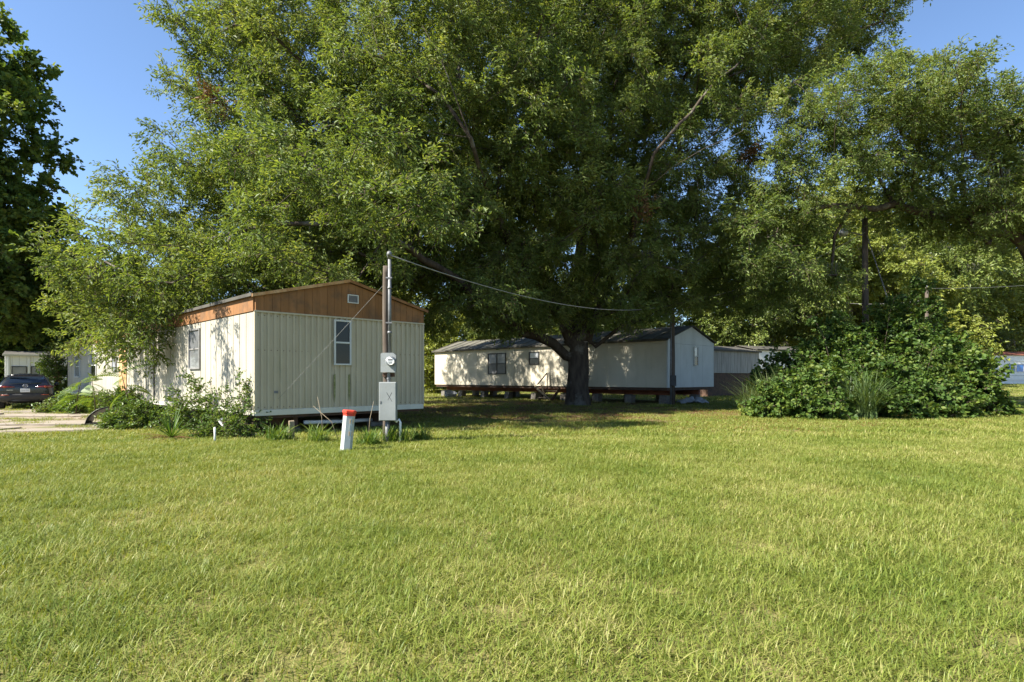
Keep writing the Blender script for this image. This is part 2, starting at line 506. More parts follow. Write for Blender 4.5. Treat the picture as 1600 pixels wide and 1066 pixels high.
def grass_tuft(name, seed, n=55, rad=0.16, h=0.09, w=0.006, mat=None, lean=0.9, segs=3):
    r = np.random.default_rng(seed)
    V, F, lv = [], [], []
    for k in range(n):
        a = r.uniform(0, 2 * math.pi); q = rad * math.sqrt(r.uniform())
        p = np.array([q * math.cos(a), q * math.sin(a), -0.008])
        az = r.uniform(0, 2 * math.pi)
        d = np.array([math.cos(az), math.sin(az), 0]); s = np.array([-d[1], d[0], 0])
        H = h * r.uniform(0.5, 1.35); ln = lean * r.uniform(0.1, 1.1); ww = w * r.uniform(0.6, 1.3)
        n0 = len(V); c = r.uniform()
        for i in range(segs):
            f = i / segs
            pos = p + d * H * ln * f * f * 1.1 + np.array([0, 0, H * (f - 0.32 * ln * f * f)])
            V += [pos + s * ww * (1 - 0.55 * f), pos - s * ww * (1 - 0.55 * f)]; lv += [c, c]
        V.append(p + d * H * ln * 1.1 + np.array([0, 0, H * (1 - 0.32 * ln)])); lv.append(c)
        F += [(n0 + 2 * i, n0 + 2 * i + 1, n0 + 2 * i + 3, n0 + 2 * i + 2) for i in range(segs - 1)]
        F.append((n0 + 2 * segs - 2, n0 + 2 * segs - 1, n0 + 2 * segs))
    return bpy.data.objects.new(name, mesh_np(name, V, F, mat or M['grass'], lv))


_groups = {}


def scatter_group(protos):
    key = tuple(p.name for p in protos)
    if key in _groups: return _groups[key]
    ng = bpy.data.node_groups.new('scatter', 'GeometryNodeTree')
    ng.interface.new_socket('Geometry', in_out='INPUT', socket_type='NodeSocketGeometry')
    ng.interface.new_socket('Geometry', in_out='OUTPUT', socket_type='NodeSocketGeometry')
    N, Lk = ng.nodes, ng.links
    gi, go = N.new('NodeGroupInput'), N.new('NodeGroupOutput')
    join = N.new('GeometryNodeJoinGeometry')
    for p in protos:
        oi = N.new('GeometryNodeObjectInfo')
        oi.inputs['Object'].default_value = p
        oi.inputs['As Instance'].default_value = False
        g2 = N.new('GeometryNodeGeometryToInstance')
        Lk.new(oi.outputs['Geometry'], g2.inputs[0])
        Lk.new(g2.outputs[0], join.inputs[0])
    iop = N.new('GeometryNodeInstanceOnPoints')
    iop.inputs['Pick Instance'].default_value = True

    def attr(nm, ty):
        a = N.new('GeometryNodeInputNamedAttribute'); a.data_type = ty
        a.inputs['Name'].default_value = nm
        return a.outputs['Attribute']
    e2r = N.new('FunctionNodeEulerToRotation')
    Lk.new(attr('rot', 'FLOAT_VECTOR'), e2r.inputs[0])
    Lk.new(e2r.outputs[0], iop.inputs['Rotation'])
    Lk.new(attr('scl', 'FLOAT'), iop.inputs['Scale'])
    Lk.new(attr('idx', 'INT'), iop.inputs['Instance Index'])
    Lk.new(gi.outputs[0], iop.inputs['Points'])
    Lk.new(join.outputs[0], iop.inputs['Instance'])
    Lk.new(iop.outputs[0], go.inputs[0])
    _groups[key] = ng
    return ng


def scatter_mesh(name, P, R, S, I):
    me = bpy.data.meshes.new(name)
    n = len(P)
    me.vertices.add(n)
    me.vertices.foreach_set('co', np.asarray(P, dtype=np.float32).ravel())
    a = me.attributes.new('rot', 'FLOAT_VECTOR', 'POINT'); a.data.foreach_set('vector', np.asarray(R, dtype=np.float32).ravel())
    a = me.attributes.new('scl', 'FLOAT', 'POINT'); a.data.foreach_set('value', np.asarray(S, dtype=np.float32))
    a = me.attributes.new('idx', 'INT', 'POINT'); a.data.foreach_set('value', np.asarray(I, dtype=np.int32))
    me.update()
    return me


def scatter(name, me, protos, parent=None, kind='stuff'):
    o = link(name, me, parent)
    md = o.modifiers.new('scatter', 'NODES')
    md.node_group = scatter_group(protos)
    if kind: o['kind'] = kind
    return o


OAK = [spray('oak_spray', M['oak_leaf'], 10 + i, 44, 0.45, 0.150, 0.052) for i in range(5)]
DRY = [spray('dry_spray', M['dry_leaf'], 30 + i, 40, 0.40, 0.13, 0.046) for i in range(2)]
BROAD = [spray('broad_spray', M['broad_leaf'], 40 + i, 34, 0.50, 0.20, 0.17, kind='broad') for i in range(4)]
VINE = [spray('vine_spray', M['vine_leaf'], 50 + i, 22, 0.30, 0.125, 0.115, 3, kind='broad') for i in range(4)]
SHRUB = [spray('shrub_spray', M['shrub_leaf'], 60 + i, 30, 0.20, 0.060, 0.032, 3, kind='broad') for i in range(4)]
FAR = [spray('far_spray', M['far_leaf'], 70 + i, 44, 0.75, 0.26, 0.13) for i in range(4)]
FARY = [spray('far_yellow_spray', M['far_leaf_yellow'], 80 + i, 44, 0.75, 0.26, 0.13) for i in range(4)]
MOSS = [moss_strand('moss_strand', 90 + i) for i in range(3)]
TUFT = [grass_tuft('grass_tuft', 100 + i, 85, 0.19, 0.080, 0.0029, lean=1.5) for i in range(6)]
TUFT_MID = [grass_tuft('grass_tuft_mid', 110 + i, 85, 0.32, 0.085, 0.0058, segs=2, lean=1.4) for i in range(5)]
TUFT_FAR = [grass_tuft('grass_tuft_far', 120 + i, 60, 0.60, 0.10, 0.016, segs=2) for i in range(4)]
BLADES = [grass_tuft('tall_grass_tuft', 130 + i, 60, 0.16, 1.15, 0.011, M['tall_grass'], 0.95, 5) for i in range(3)]
WEED = [grass_tuft('weed_tuft', 140 + i, 30, 0.10, 0.34, 0.011, M['shrub_leaf'], 0.9, 4) for i in range(3)]


# ------------------------------------------------------------------ trees
class Tree:
    """branch graph: attractors are tied to the nearest limb, radii follow the pipe rule"""
    def __init__(self, seed):
        self.P, self.par, self.plen = [], [], []
        self.fixed_r = {}
        self.r = np.random.default_rng(seed)

    def node(self, p, par):
        self.P.append(np.array(p, float)); self.par.append(par)
        self.plen.append(0 if par < 0 else self.plen[par] + np.linalg.norm(self.P[-1] - self.P[par]))
        return len(self.P) - 1

    def limb(self, pts, start=None, step=0.9, wob=0.10):
        """polyline limb, joined to the nearest node (or START)"""
        pts = [np.array(p, float) for p in pts]
        if start is None:
            start = -1 if not self.P else int(np.argmin([np.linalg.norm(p - pts[0]) for p in self.P]))
        cur = start
        prev = self.P[start] if start >= 0 else None
        for p in pts:
            if prev is None:
                cur = self.node(p, -1); prev = p; continue
            d = np.linalg.norm(p - prev)
            k = max(1, int(d / step))
            for i in range(1, k + 1):
                q = prev + (p - prev) * i / k
                if i < k: q = q + self.r.normal(size=3) * wob
                cur = self.node(q, cur)
            prev = p
        return cur

    def attach(self, A, root, wind=0.18, step=1.1):
        A = np.asarray(A)
        order = np.argsort(np.linalg.norm(A - root, axis=1))
        self.tips = []
        for k in order:
            a = A[k]
            P = np.array(self.P); pl = np.array(self.plen)
            d = np.linalg.norm(P - a, axis=1)
            up = np.maximum(0, P[:, 2] - a[2])
            j = int(np.argmin(d + wind * pl + 0.25 * up + (pl < 2.2) * 3.0))
            d0 = np.linalg.norm(a - self.P[j])
            kk = max(1, int(d0 / step)); cur = j; s = self.P[j]
            sag = np.array([0, 0, 0.10 * d0])
            for i in range(1, kk + 1):
                f = i / kk
                q = s + (a - s) * f + sag * math.sin(f * math.pi)
                if i < kk: q = q + self.r.normal(size=3) * 0.09 * min(1.5, d0)
                cur = self.node(q, cur)
            self.tips.append(cur)

    def radii(self, tip=0.018, power=2.35, trunk_r=None):
        n = len(self.P)
        acc = np.zeros(n)
        child = [[] for _ in range(n)]
        for i, p in enumerate(self.par):
            if p >= 0: child[p].append(i)
        for i in range(n - 1, -1, -1):
            if not child[i]: acc[i] = tip ** power
            if self.par[i] >= 0: acc[self.par[i]] += acc[i]
        R = acc ** (1 / power)
        if trunk_r: R = tip + (R - tip) * (trunk_r - tip) / (R[0] - tip)
        self.R, self.child = R, child
        return R

    def build(self, name, mat, parent, min_r=0.0, flare=None, origin=(0, 0, 0)):
        mb = MB()
        o = np.array(origin)
        stack = [(0, -1)]
        while stack:
            i, frm = stack.pop()
            chain = [frm, i] if frm >= 0 else [i]
            cur = i
            while self.child[cur]:
                ch = sorted(self.child[cur], key=lambda c: -self.R[c])
                for c in ch[1:]:
                    stack.append((c, cur))
                cur = ch[0]; chain.append(cur)
            rs = [self.R[c] for c in chain]
            if frm >= 0: rs[0] = min(rs[0], rs[1] * 1.35)
            if max(rs[1:] or rs) < min_r: continue
            pts = [self.P[c] - o for c in chain]
            if frm < 0 and flare:
                rs = [r_ * (1 + flare * math.exp(-max(0, p[2]) / 0.45)) for r_, p in zip(rs, pts)]
            n = 12 if max(rs) > 0.2 else (7 if max(rs) > 0.06 else 4)
            if len(pts) > 1: mb.tube(pts, rs, n, cap=False)
        return link(name, mb.mesh(name, mat, True, fix=False), parent)


def crown_points(r, tips, per, rad, flat, n_proto, out_from=None, smin=0.75, smax=1.25):
    T = np.asarray(tips)
    n = len(T) * per
    C = np.repeat(T, per, axis=0)
    d = r.normal(size=(n, 3)); d /= np.linalg.norm(d, axis=1)[:, None]
    q = rad * r.uniform(0, 1, size=(n, 1)) ** 0.45
    szs = np.repeat(r.uniform(0.7, 1.3, size=len(T)), per)[:, None]
    off = d * q * szs * np.array([1, 1, flat])
    P = C + off
    # spray points outward from its clump, drooping a little
    od = off / (np.linalg.norm(off, axis=1)[:, None] + 1e-6) + r.normal(size=(n, 3)) * 0.45
    if out_from is not None:
        g = P - out_from; g /= np.linalg.norm(g, axis=1)[:, None]
        od = od + g * 0.5
    od[:, 2] -= 0.12
    yaw = np.arctan2(od[:, 1], od[:, 0])
    pitch = -np.arctan2(od[:, 2], np.linalg.norm(od[:, :2], axis=1)) * 0.8
    roll = r.normal(size=n) * 0.5
    R = np.stack([roll, pitch, yaw], axis=1)
    S = r.uniform(smin, smax, size=n)
    I = r.integers(0, n_proto, size=n)
    return P, R, S, I


def ellipsoid_attractors(r, ells, density, shell=0.62, gap=0.86):
    """ells: (centre, (rx, ry, rz)); points mostly in the outer shell, spaced apart"""
    out = []
    for c, rad in ells:
        c = np.array(c); rad = np.array(rad, float)
        n = int(density * rad[0] * rad[1] * rad[2] ** 0.8)
        d = r.normal(size=(n, 3)); d /= np.linalg.norm(d, axis=1)[:, None]
        q = np.where(r.uniform(size=n) < shell, r.uniform(0.72, 1.0, size=n), r.uniform(0.15, 0.75, size=n))[:, None]
        out.append(c + d * q * rad)
    A = np.concatenate(out)
    r.shuffle(A)
    keep = []
    for a in A:                                   # thin out points that sit too close
        if keep:
            K = np.array(keep)
            if np.min(np.sum((K - a) ** 2, axis=1)) < gap ** 2: continue
        keep.append(a)
    return np.array(keep)
# ------------------------------------------------------------------ ground, drive
def build_ground():
    xs = [-900, -400, -200] + list(range(-100, 101, 4)) + [200, 400, 900]
    ys = [-60, -20] + [y * 0.0 + y for y in range(-8, 104, 4)] + [150, 300, 600, 1200]
    V = [(x, y, ground_z(x, y) + (0.03 * mnoise.noise(Vector((x * 0.09, y * 0.09, 0))) if 6 < y < 100 and abs(x) < 100 else 0)) for y in ys for x in xs]
    w = len(xs)
    F = [(j * w + i, j * w + i + 1, (j + 1) * w + i + 1, (j + 1) * w + i) for j in range(len(ys) - 1) for i in range(w - 1)]
    me = bpy.data.meshes.new('ground'); me.from_pydata(V, [], F); me.materials.append(M['ground']); me.shade_smooth()
    return tag(link('ground', me), kind='structure')


build_ground()


def gz(x, y):
    """height of the ground sheet, bilinear like the mesh"""
    x0 = math.floor(x / 4) * 4; y0 = math.floor(y / 4) * 4
    def h(a, b): return ground_z(a, b) + (0.03 * mnoise.noise(Vector((a * 0.09, b * 0.09, 0))) if 6 < b < 100 and abs(a) < 100 else 0)
    fx, fy = (x - x0) / 4, (y - y0) / 4
    return (h(x0, y0) * (1 - fx) + h(x0 + 4, y0) * fx) * (1 - fy) + (h(x0, y0 + 4) * (1 - fx) + h(x0 + 4, y0 + 4) * fx) * fy


def gpt(px, py):
    """ground point under a photo pixel"""
    Y = EYE * FPX / (py - 590)
    return Vector(((px - 800) / FPX * Y, Y, 0))


# old concrete drive on the left: a dirt bed with broken slabs
DRIVE = [(-9.6, 15.2), (-10.6, 14.6), (-13.2, 14.0), (-18.5, 14.3), (-30, 17), (-42, 30), (-30, 34), (-21.5, 26.0), (-17.2, 24.2), (-15.0, 21.0), (-12.0, 17.6)]


def in_poly(x, y, poly):
    c = False
    n = len(poly)
    for i in range(n):
        x0, y0 = poly[i]; x1, y1 = poly[i - 1]
        if (y0 > y) != (y1 > y) and x < (x1 - x0) * (y - y0) / (y1 - y0) + x0: c = not c
    return c


def build_drive():
    V, F = [], []
    st = 0.5
    idx = {}
    def vid(i, j):
        if (i, j) not in idx:
            x, y = i * st + 0.2 * mnoise.noise(Vector((i * 0.7, j * 0.7, 1))), j * st + 0.2 * mnoise.noise(Vector((i * 0.7, j * 0.7, 5)))
            idx[(i, j)] = len(V); V.append((x, y, gz(x, y) + 0.012))
        return idx[(i, j)]
    for i in range(-90, -16):
        for j in range(26, 72):
            if in_poly((i + 0.5) * st, (j + 0.5) * st, DRIVE):
                F.append((vid(i, j), vid(i + 1, j), vid(i + 1, j + 1), vid(i, j + 1)))
    me = bpy.data.meshes.new('driveway'); me.from_pydata(V, [], F)
    me.materials.append(simple_mat('sandy_drive', (0.18, 0.14, 0.10), (0.27, 0.225, 0.17), 2.2, 0.95, 0.4, stain=(0.13, 0.125, 0.05), stain_scale=1.0, stain_lo=0.5, stain_hi=0.62))
    d = tag(link('driveway', me), kind='structure')
    r = random.Random(4)
    # broken slabs, lying in strips
    for k, (cx, cy, lx, ly, rz) in enumerate([(-11.6, 15.0, 2.4, 0.8, 0.05), (-14.4, 15.3, 2.9, 1.3, -0.03), (-13.4, 17.3, 3.4, 1.5, 0.06), (-17.2, 17.4, 3.6, 1.7, 0.0), (-16.2, 20.6, 3.2, 1.1, 0.03), (-19.8, 21.0, 3.0, 1.1, 0.05), (-18.2, 23.2, 3.0, 1.3, 0.04)]):
        poly = []
        for a in range(14):
            t = 2 * math.pi * a / 14
            c, s = math.cos(t), math.sin(t)
            q = 1 / max(abs(c), abs(s)) ** 0.85
            poly.append((c * q * lx / 2 * r.uniform(0.9, 1.05), s * q * ly / 2 * r.uniform(0.85, 1.08)))
        MB().prism(poly, 'Z', -0.05, 0.035).build('slab', M['concrete'], d, (cx, cy, gz(cx, cy) + 0.012), (r.uniform(-0.01, 0.01), r.uniform(-0.01, 0.01), rz))
    return d


build_drive()


# ------------------------------------------------------------------ mobile homes
class Home:
    """local frame: x across the gable end, y back along the long side, z up; (0, 0) is the near corner"""
    def __init__(self, name, corner, theta, W, Ln, z0, z1, label, cat='mobile home'):
        self.A, self.th, self.W, self.L, self.z0, self.z1 = corner, theta, W, Ln, z0, z1
        self.base = gz(*corner)
        self.root = empty(name, (corner[0], corner[1], 0), theta, label, cat)
        self.w = (math.cos(theta), math.sin(theta)); self.d = (-math.sin(theta), math.cos(theta))

    def side(self, px):                     # y along the long side seen at photo column px
        r = (px - 800) / FPX
        return (self.A[0] - r * self.A[1]) / (r * self.d[1] - self.d[0])

    def end(self, px):
        r = (px - 800) / FPX
        return (self.A[0] - r * self.A[1]) / (r * self.w[1] - self.w[0])

    def side_z(self, px, py):
        Y = self.A[1] + self.d[1] * self.side(px)
        return EYE + (590 - py) / FPX * Y

    def end_z(self, px, py):
        Y = self.A[1] + self.w[1] * self.end(px)
        return EYE + (590 - py) / FPX * Y


def window(h, face, u0, u1, z0, z1, fm, panes, mull=0, rail=True, proud=0.03, fw=0.045, rail_at=0.5):
    """framed window; FACE 'side' lies on x=0, 'end' on y=0. frame is the part, panes its sub-parts"""
    def B(mb, a0, a1, c0, c1, p0, p1):
        if face == 'side': mb.bbox(-p1, -p0, a0, a1, c0, c1, 0.003)
        else: mb.bbox(a0, a1, -p1, -p0, c0, c1, 0.003)
    m = MB()
    B(m, u0, u0 + fw, z0, z1, proud, proud + 0.045)
    B(m, u1 - fw, u1, z0, z1, proud, proud + 0.045)
    B(m, u0 + fw, u1 - fw, z1 - fw, z1, proud, proud + 0.042)
    B(m, u0 + fw, u1 - fw, z0, z0 + fw, proud, proud + 0.048)
    xs = [u0 + fw] + [u0 + (u1 - u0) * (k + 1) / (mull + 1) for k in range(mull)] + [u1 - fw]
    for k in range(mull):
        B(m, xs[k + 1] - 0.03, xs[k + 1] + 0.03, z0 + fw, z1 - fw, proud, proud + 0.04)
    zm = z0 + (z1 - z0) * rail_at
    if rail: B(m, u0 + fw, u1 - fw, zm - 0.022, zm + 0.022, proud, proud + 0.036)
    f = m.build('window', fm, h.root)
    k = 0
    for i in range(mull + 1):
        a0 = xs[i] + (0.03 if i else 0); a1 = xs[i + 1] - (0.03 if i < mull else 0)
        for (c0, c1, dp) in (((z0 + fw, zm - 0.022, 0.018), (zm + 0.022, z1 - fw, 0.010)) if rail else ((z0 + fw, z1 - fw, 0.012),)):
            mb = MB()
            B(mb, a0, a1, c0, c1, proud - 0.012, proud + dp)
            mb.build('pane', panes[k % len(panes)], f); k += 1
    return f


def add_pier(h, x, y, zt, wx=0.4, wy=0.2, mat=None):
    p = h.root
    z = -0.05
    mb = MB(); k = 0
    while z < zt - 0.02:
        z2 = min(z + 0.19, zt)
        q = 0.012 * ((k * 37) % 3 - 1)
        mb.bbox(x - wx / 2 + q, x + wx / 2 + q, y - wy / 2 - q, y + wy / 2 - q, z, z2 - 0.004, 0.006)
        z = z2; k += 1
    return mb.build('pier', mat or M['block'], p)


# ---- front mobile home: corrugated gable end, cream panelled side, orange fascia
TH = math.atan2(0.70, 0.714)
H1 = Home('mobile_home', (-5.87, 13.5), TH, 4.68, 25.9, 0.474, 2.853, 'cream mobile home with corrugated end wall and orange wooden fascia, behind the meter post')
R1 = H1.root
EAVE, PEAK = 3.235, 3.80
MB().box(0.03, H1.W - 0.03, 0.03, H1.L - 0.03, 0.48, 3.10).build('wall_core', M['backing'], R1)
MB().box(0.05, H1.W - 0.05, 0.06, H1.L - 0.06, 0.40, 0.479).build('floor', M['steel'], R1)
for x in (1.1, 3.5):
    MB().box(x - 0.06, x + 0.06, 0.3, H1.L - 0.3, 0.14, 0.40).build('chassis_beam', M['steel'], R1)
for y in (0.55, 3.0, 5.5, 8.0, 11, 14, 17, 20, 23, 25.3):
    for x in (1.1, 3.5): add_pier(H1, x, y, 0.14 if True else 0)
for y in (10.4, 11.5):
    for x in (0.7, 3.9):
        t = MB().lathe([(0.10, -0.1), (0.30, -0.1), (0.34, -0.06), (0.34, 0.06), (0.30, 0.1), (0.10, 0.1)], 18, axis='X').build('wheel', M['tyre'], R1, (x, y, 0.335))
# side panels (vertical grooved boards)
pw = 0.405
npan = int((H1.L - 0.10) / pw)
pw = (H1.L - 0.10) / npan
door_y = (H1.side(199), H1.side(188))
pan_me = MB().bbox(-0.014, 0.028, 0.013, pw - 0.013, H1.z0 + 0.135, H1.z1, 0.004).mesh('side_panel', M['siding_cream'])
for k in range(npan):
    o = link('side_panel', pan_me, R1, None, (0.0015 * math.sin(k * 2.7), 0.06 + k * pw, 0))
# the other faces
back_me = MB().bbox(-0.028, 0.014, 0.005, 1.28 - 0.006, H1.z0 + 0.135, H1.z1, 0.004).mesh('side_panel', M['siding_cream'])
for k in range(20):
    link('back_panel', back_me, R1, None, (H1.W, 0.06 + k * 1.28, 0))
MB().box(0.0, H1.W, H1.L - 0.03, H1.L, H1.z0, 3.1).build('rear_end_wall', M['siding_cream'], R1)
# base boards
for k in range(9):
    a = 0.0 + k * (H1.L / 9)
    MB().bbox(-0.022, 0.02, a + 0.004, a + H1.L / 9 - 0.004, H1.z0, H1.z0 + 0.128, 0.004).build('base_board', M['white_trim'], R1)
for k in range(2):
    a = 0.0 + k * H1.W / 2
    MB().bbox(a + 0.003, a + H1.W / 2 - 0.003, -0.042, 0.028, H1.z0 - 0.004, H1.z0 + 0.130, 0.004).build('base_board', M['white_trim'], R1)
# corrugated end sheets
rib = 0.15
nsheet = 5


def corrugated(x0, x1, z0, z1, y, depth, pitch, sgn=1):
    prof = []
    n = int(round((x1 - x0) / pitch))
    for k in range(n):
        a = x0 + k * (x1 - x0) / n; p = (x1 - x0) / n
        prof += [(a, 0), (a + p * 0.46, 0), (a + p * 0.58, depth), (a + p * 0.88, depth)]
    prof.append((x1, 0))
    V, F = [], []
    for z in (z0, z1):
        V += [(x, y - d * sgn, z) for x, d in prof]
    m = len(prof)
    F = [(i, i + 1, m + i + 1, m + i) for i in range(m - 1)]
    # thickness
    n0 = len(V)
    for z in (z0, z1):
        V += [(x, y + 0.004, z) for x, d in prof]
    F += [(n0 + m + i, n0 + m + i + 1, n0 + i + 1, n0 + i) for i in range(m - 1)]
    F += [(i, n0 + i, n0 + i + 1, i + 1) for i in range(m - 1)] + [(m + i + 1, n0 + m + i + 1, n0 + m + i, m + i) for i in range(m - 1)]
    F += [(0, m, n0 + m, n0), (m - 1, n0 + m - 1, n0 + 2 * m - 1, 2 * m - 1)]
    return V, F


sw = (H1.W - 0.09) / nsheet
for k in range(nsheet):
    V, F = corrugated(0.045 + k * sw + 0.002, 0.045 + (k + 1) * sw - 0.002, H1.z0 + 0.13, H1.z1 + 0.01, 0.0, 0.038, rib)
    MB().add(V, F).build('corrugated_sheet', M['siding_end'], R1, (0, 0.0015 * (k % 2), 0))
for x in (-0.02, H1.W - 0.042):
    MB().bbox(x, x + 0.062, -0.044, 0.05, H1.z0 + 0.135, H1.z1, 0.005).build('corner_trim', M['siding_end'], R1)
sc_mb = MB()
for k in range(31):
    for z in (1.98, 0.66, 2.78):
        x = 0.045 + (k + 0.23) * (H1.W - 0.09) / 31
        sc_mb.lathe([(0.011, -0.008), (0.007, -0.014)], 6, (x, 0, z), 'Y')
tag(sc_mb.build('screws', M['steel'], R1), kind='stuff')
# algae streaks below the end window (thin film on the sheet's ribs), as stain shapes
# fascia boards on the gable
nb = 24
bw = H1.W / nb


def roof_z(x):
    return EAVE + (PEAK - EAVE) * (1 - abs(x - H1.W / 2) / (H1.W / 2))


for k in range(nb):
    x0, x1 = k * bw + 0.003, (k + 1) * bw - 0.003
    poly = [(x0, H1.z1 + 0.012), (x1, H1.z1 + 0.012), (x1, roof_z(x1) - 0.035)]
    if x0 < H1.W / 2 < x1: poly.append((H1.W / 2, PEAK - 0.035))
    poly.append((x0, roof_z(x0) - 0.035))
    MB().prism(poly, 'Y', -0.050 + 0.001 * (k % 3), 0.02).build('fascia_board', M['fascia'], R1)
MB().prism([(0.02, 3.05), (H1.W - 0.02, 3.05), (H1.W - 0.02, EAVE - 0.04), (H1.W / 2, PEAK - 0.04), (0.02, EAVE - 0.04)], 'Y', 0.021, H1.L - 0.03).build('attic_core', M['backing'], R1)
MB().bbox(-0.03, H1.W + 0.03, -0.060, -0.051, H1.z1 - 0.012, H1.z1 + 0.03, 0.003).build('fascia_strip', M['siding_end'], R1)
for k in range(21):
    a = k * H1.L / 21
    MB().bbox(-0.036 + 0.001 * (k % 2), 0.02, a + 0.004, a + H1.L / 21 - 0.004, H1.z1 + 0.012, EAVE - 0.01, 0.003).build('fascia_panel', M['fascia'], R1)
    MB().bbox(H1.W - 0.02, H1.W + 0.036, a + 0.004, a + H1.L / 21 - 0.004, H1.z1 + 0.012, EAVE - 0.01, 0.003).build('fascia_panel', M['fascia'], R1)
# roof sheets
for s in (0, 1):
    n = 13
    for k in range(n):
        a, b = -0.10 + k * (H1.L + 0.2) / n, -0.10 + (k + 1) * (H1.L + 0.2) / n
        xe = -0.09 if s == 0 else H1.W + 0.09
        ze = EAVE - 0.022
        xm = H1.W / 2
        mb = MB()
        lap = 0.004 * (k % 2)
        mb.prism([(xe, ze + lap), (xm, PEAK + lap), (xm, PEAK + 0.03 + lap), (xe, ze + 0.03 + lap)], 'Y', a, b - 0.003)
        mb.prism([(xe, ze + 0.031 + lap), (xm, PEAK + 0.031 + lap), (xm, PEAK + 0.055 + lap), (xe, ze + 0.055 + lap)], 'Y', b - 0.045, b - 0.008)
        mb.build('roof_sheet', M['roof_metal'], R1)
MB().bbox(-0.115, -0.092, -0.1, H1.L + 0.1, EAVE - 0.045, EAVE + 0.035, 0.004).build('drip_edge', M['roof_dark'], R1)
for s in (0, 1):
    xe = -0.10 if s == 0 else H1.W + 0.10
    MB().prism([(xe, EAVE - 0.06), (H1.W / 2, PEAK - 0.03), (H1.W / 2, PEAK + 0.045), (xe, EAVE + 0.012)], 'Y', -0.13, -0.1025).build('rake_trim', M['rust_wood'] if s == 0 else M['fascia'], R1)
# openings
window(H1, 'end', 1.93, 2.40, 1.66, 2.80, M['frame_white'], [M['glass'], M['glass']], proud=0.040, fw=0.04)
window(H1, 'side', H1.side(314.5), H1.side(297.5), 1.58, 2.70, M['frame_grey'], [M['glass_curtain'], M['glass_curtain']], proud=0.016)
window(H1, 'side', H1.side(183), H1.side(177), 1.60, 2.55, M['frame_grey'], [M['glass_blind'], M['glass']], proud=0.016)
window(H1, 'side', H1.side(152), H1.side(143), 1.35, 2.45, M['frame_white'], [M['glass'], M['glass_curtain']], proud=0.016)
window(H1, 'side', H1.side(126), H1.side(118), 1.35, 2.45, M['frame_white'], [M['glass_blind']], proud=0.016)
# gable vent
v = MB()
vx, vz = 2.30, 3.36
v.bbox(vx, vx + 0.31, -0.076, -0.052, vz - 0.11, vz - 0.085, 0.002).bbox(vx, vx + 0.31, -0.076, -0.052, vz + 0.085, vz + 0.11, 0.002)
v.bbox(vx, vx + 0.028, -0.076, -0.052, vz - 0.085, vz + 0.085, 0.002).bbox(vx + 0.282, vx + 0.31, -0.076, -0.052, vz - 0.085, vz + 0.085, 0.002)
vent = v.build('vent', M['frame_white'], R1)
for k in range(6):
    z = vz - 0.075 + k * 0.027
    MB().prism([(-0.072, z), (-0.053, z + 0.018), (-0.053, z + 0.022), (-0.072, z + 0.004)], 'X', vx + 0.03, vx + 0.28).build('louvre', M['box_grey'], vent)
MB().bbox(H1.end(427), H1.end(433.5), -0.046, -0.038, 0.98, 1.04, 0.002).build('cover_plate', M['galv'], R1)
# doors on the long side
dr = MB().bbox(-0.045, -0.016, door_y[0], door_y[1], 0.56, 2.62, 0.006).build('door', M['rust_wood'], R1)
dr['label'] = 'weathered orange brown wooden door'
MB().lathe([(0.03, 0), (0.03, -0.05), (0.012, -0.06)], 10, (-0.047, door_y[0] + 0.1, 1.5), 'X').build('handle', M['steel'], dr)
dy = H1.side(236)
d2 = MB().bbox(-0.036, -0.0155, dy - 0.46, dy + 0.46, 0.56, 2.60, 0.005).build('door', M['siding_cream'], R1)
for a, b, c, d_ in ((dy - 0.52, dy - 0.46, 0.55, 2.66), (dy + 0.46, dy + 0.52, 0.55, 2.66), (dy - 0.46, dy + 0.46, 2.60, 2.66)):
    MB().bbox(-0.045, -0.0155, a, b, c, d_, 0.004).build('door_frame', M['dark_frame'], d2)
MB().lathe([(0.03, 0), (0.03, -0.05), (0.012, -0.06)], 10, (-0.038, dy - 0.38, 1.5), 'X').build('handle', M['steel'], d2)
lm = MB()
lm.bbox(-0.06, -0.0155, dy - 0.75, dy - 0.63, 2.40, 2.46, 0.004).lathe([(0.035, 0), (0.06, -0.1), (0.06, -0.14)], 12, (-0.07, dy - 0.69, 2.46), 'Z')
lm.build('porch_lamp', M['dark_frame'], R1)
# algae streaks under the end window
for x in (1.955, 2.355):
    m_ = MB()
    pts = [(x - 0.024, 1.42), (x + 0.022, 1.44), (x + 0.030, 1.2), (x + 0.024, 0.9), (x + 0.004, 0.72), (x - 0.018, 0.88), (x - 0.030, 1.15)]
    m_.prism(pts, 'Y', -0.0415, -0.0395)
    m_.build('algae_streak', simple_mat('algae', (0.13, 0.14, 0.04), (0.30, 0.30, 0.15), 14, 0.9, 0) if 'algae' not in M else M['algae'], R1)

# ---- far mobile home under the oak
TH2 = math.atan2(0.69, 0.725)
H2 = Home('mobile_home', (7.67, 29.2), TH2, 4.6, 19.3, 0.845, 3.05, 'long beige mobile home on piers behind the big oak trunk')
R2 = H2.root
E2, P2 = 3.26, 4.02
MB().box(0.03, H2.W - 0.03, 0.03, H2.L - 0.03, H2.z0 + 0.002, 3.2).build('wall_core', M['backing'], R2)
MB().box(0.06, H2.W - 0.06, 0.08, H2.L - 0.08, 0.70, H2.z0).build('floor', M['steel'], R2)
for x in (1.0, 3.5):
    MB().box(x - 0.07, x + 0.07, 0.2, H2.L - 0.2, 0.44, 0.70).build('chassis_beam', M['brown_trim'], R2)
for y in (0.5, 2.6, 4.8, 7.2, 9.6, 12, 14.4, 16.8, 18.8):
    for x in (0.55, 3.5): add_pier(H2, x, y, 0.44, 0.4, 0.4)
n2 = 16
w2 = (H2.L - 0.1) / n2
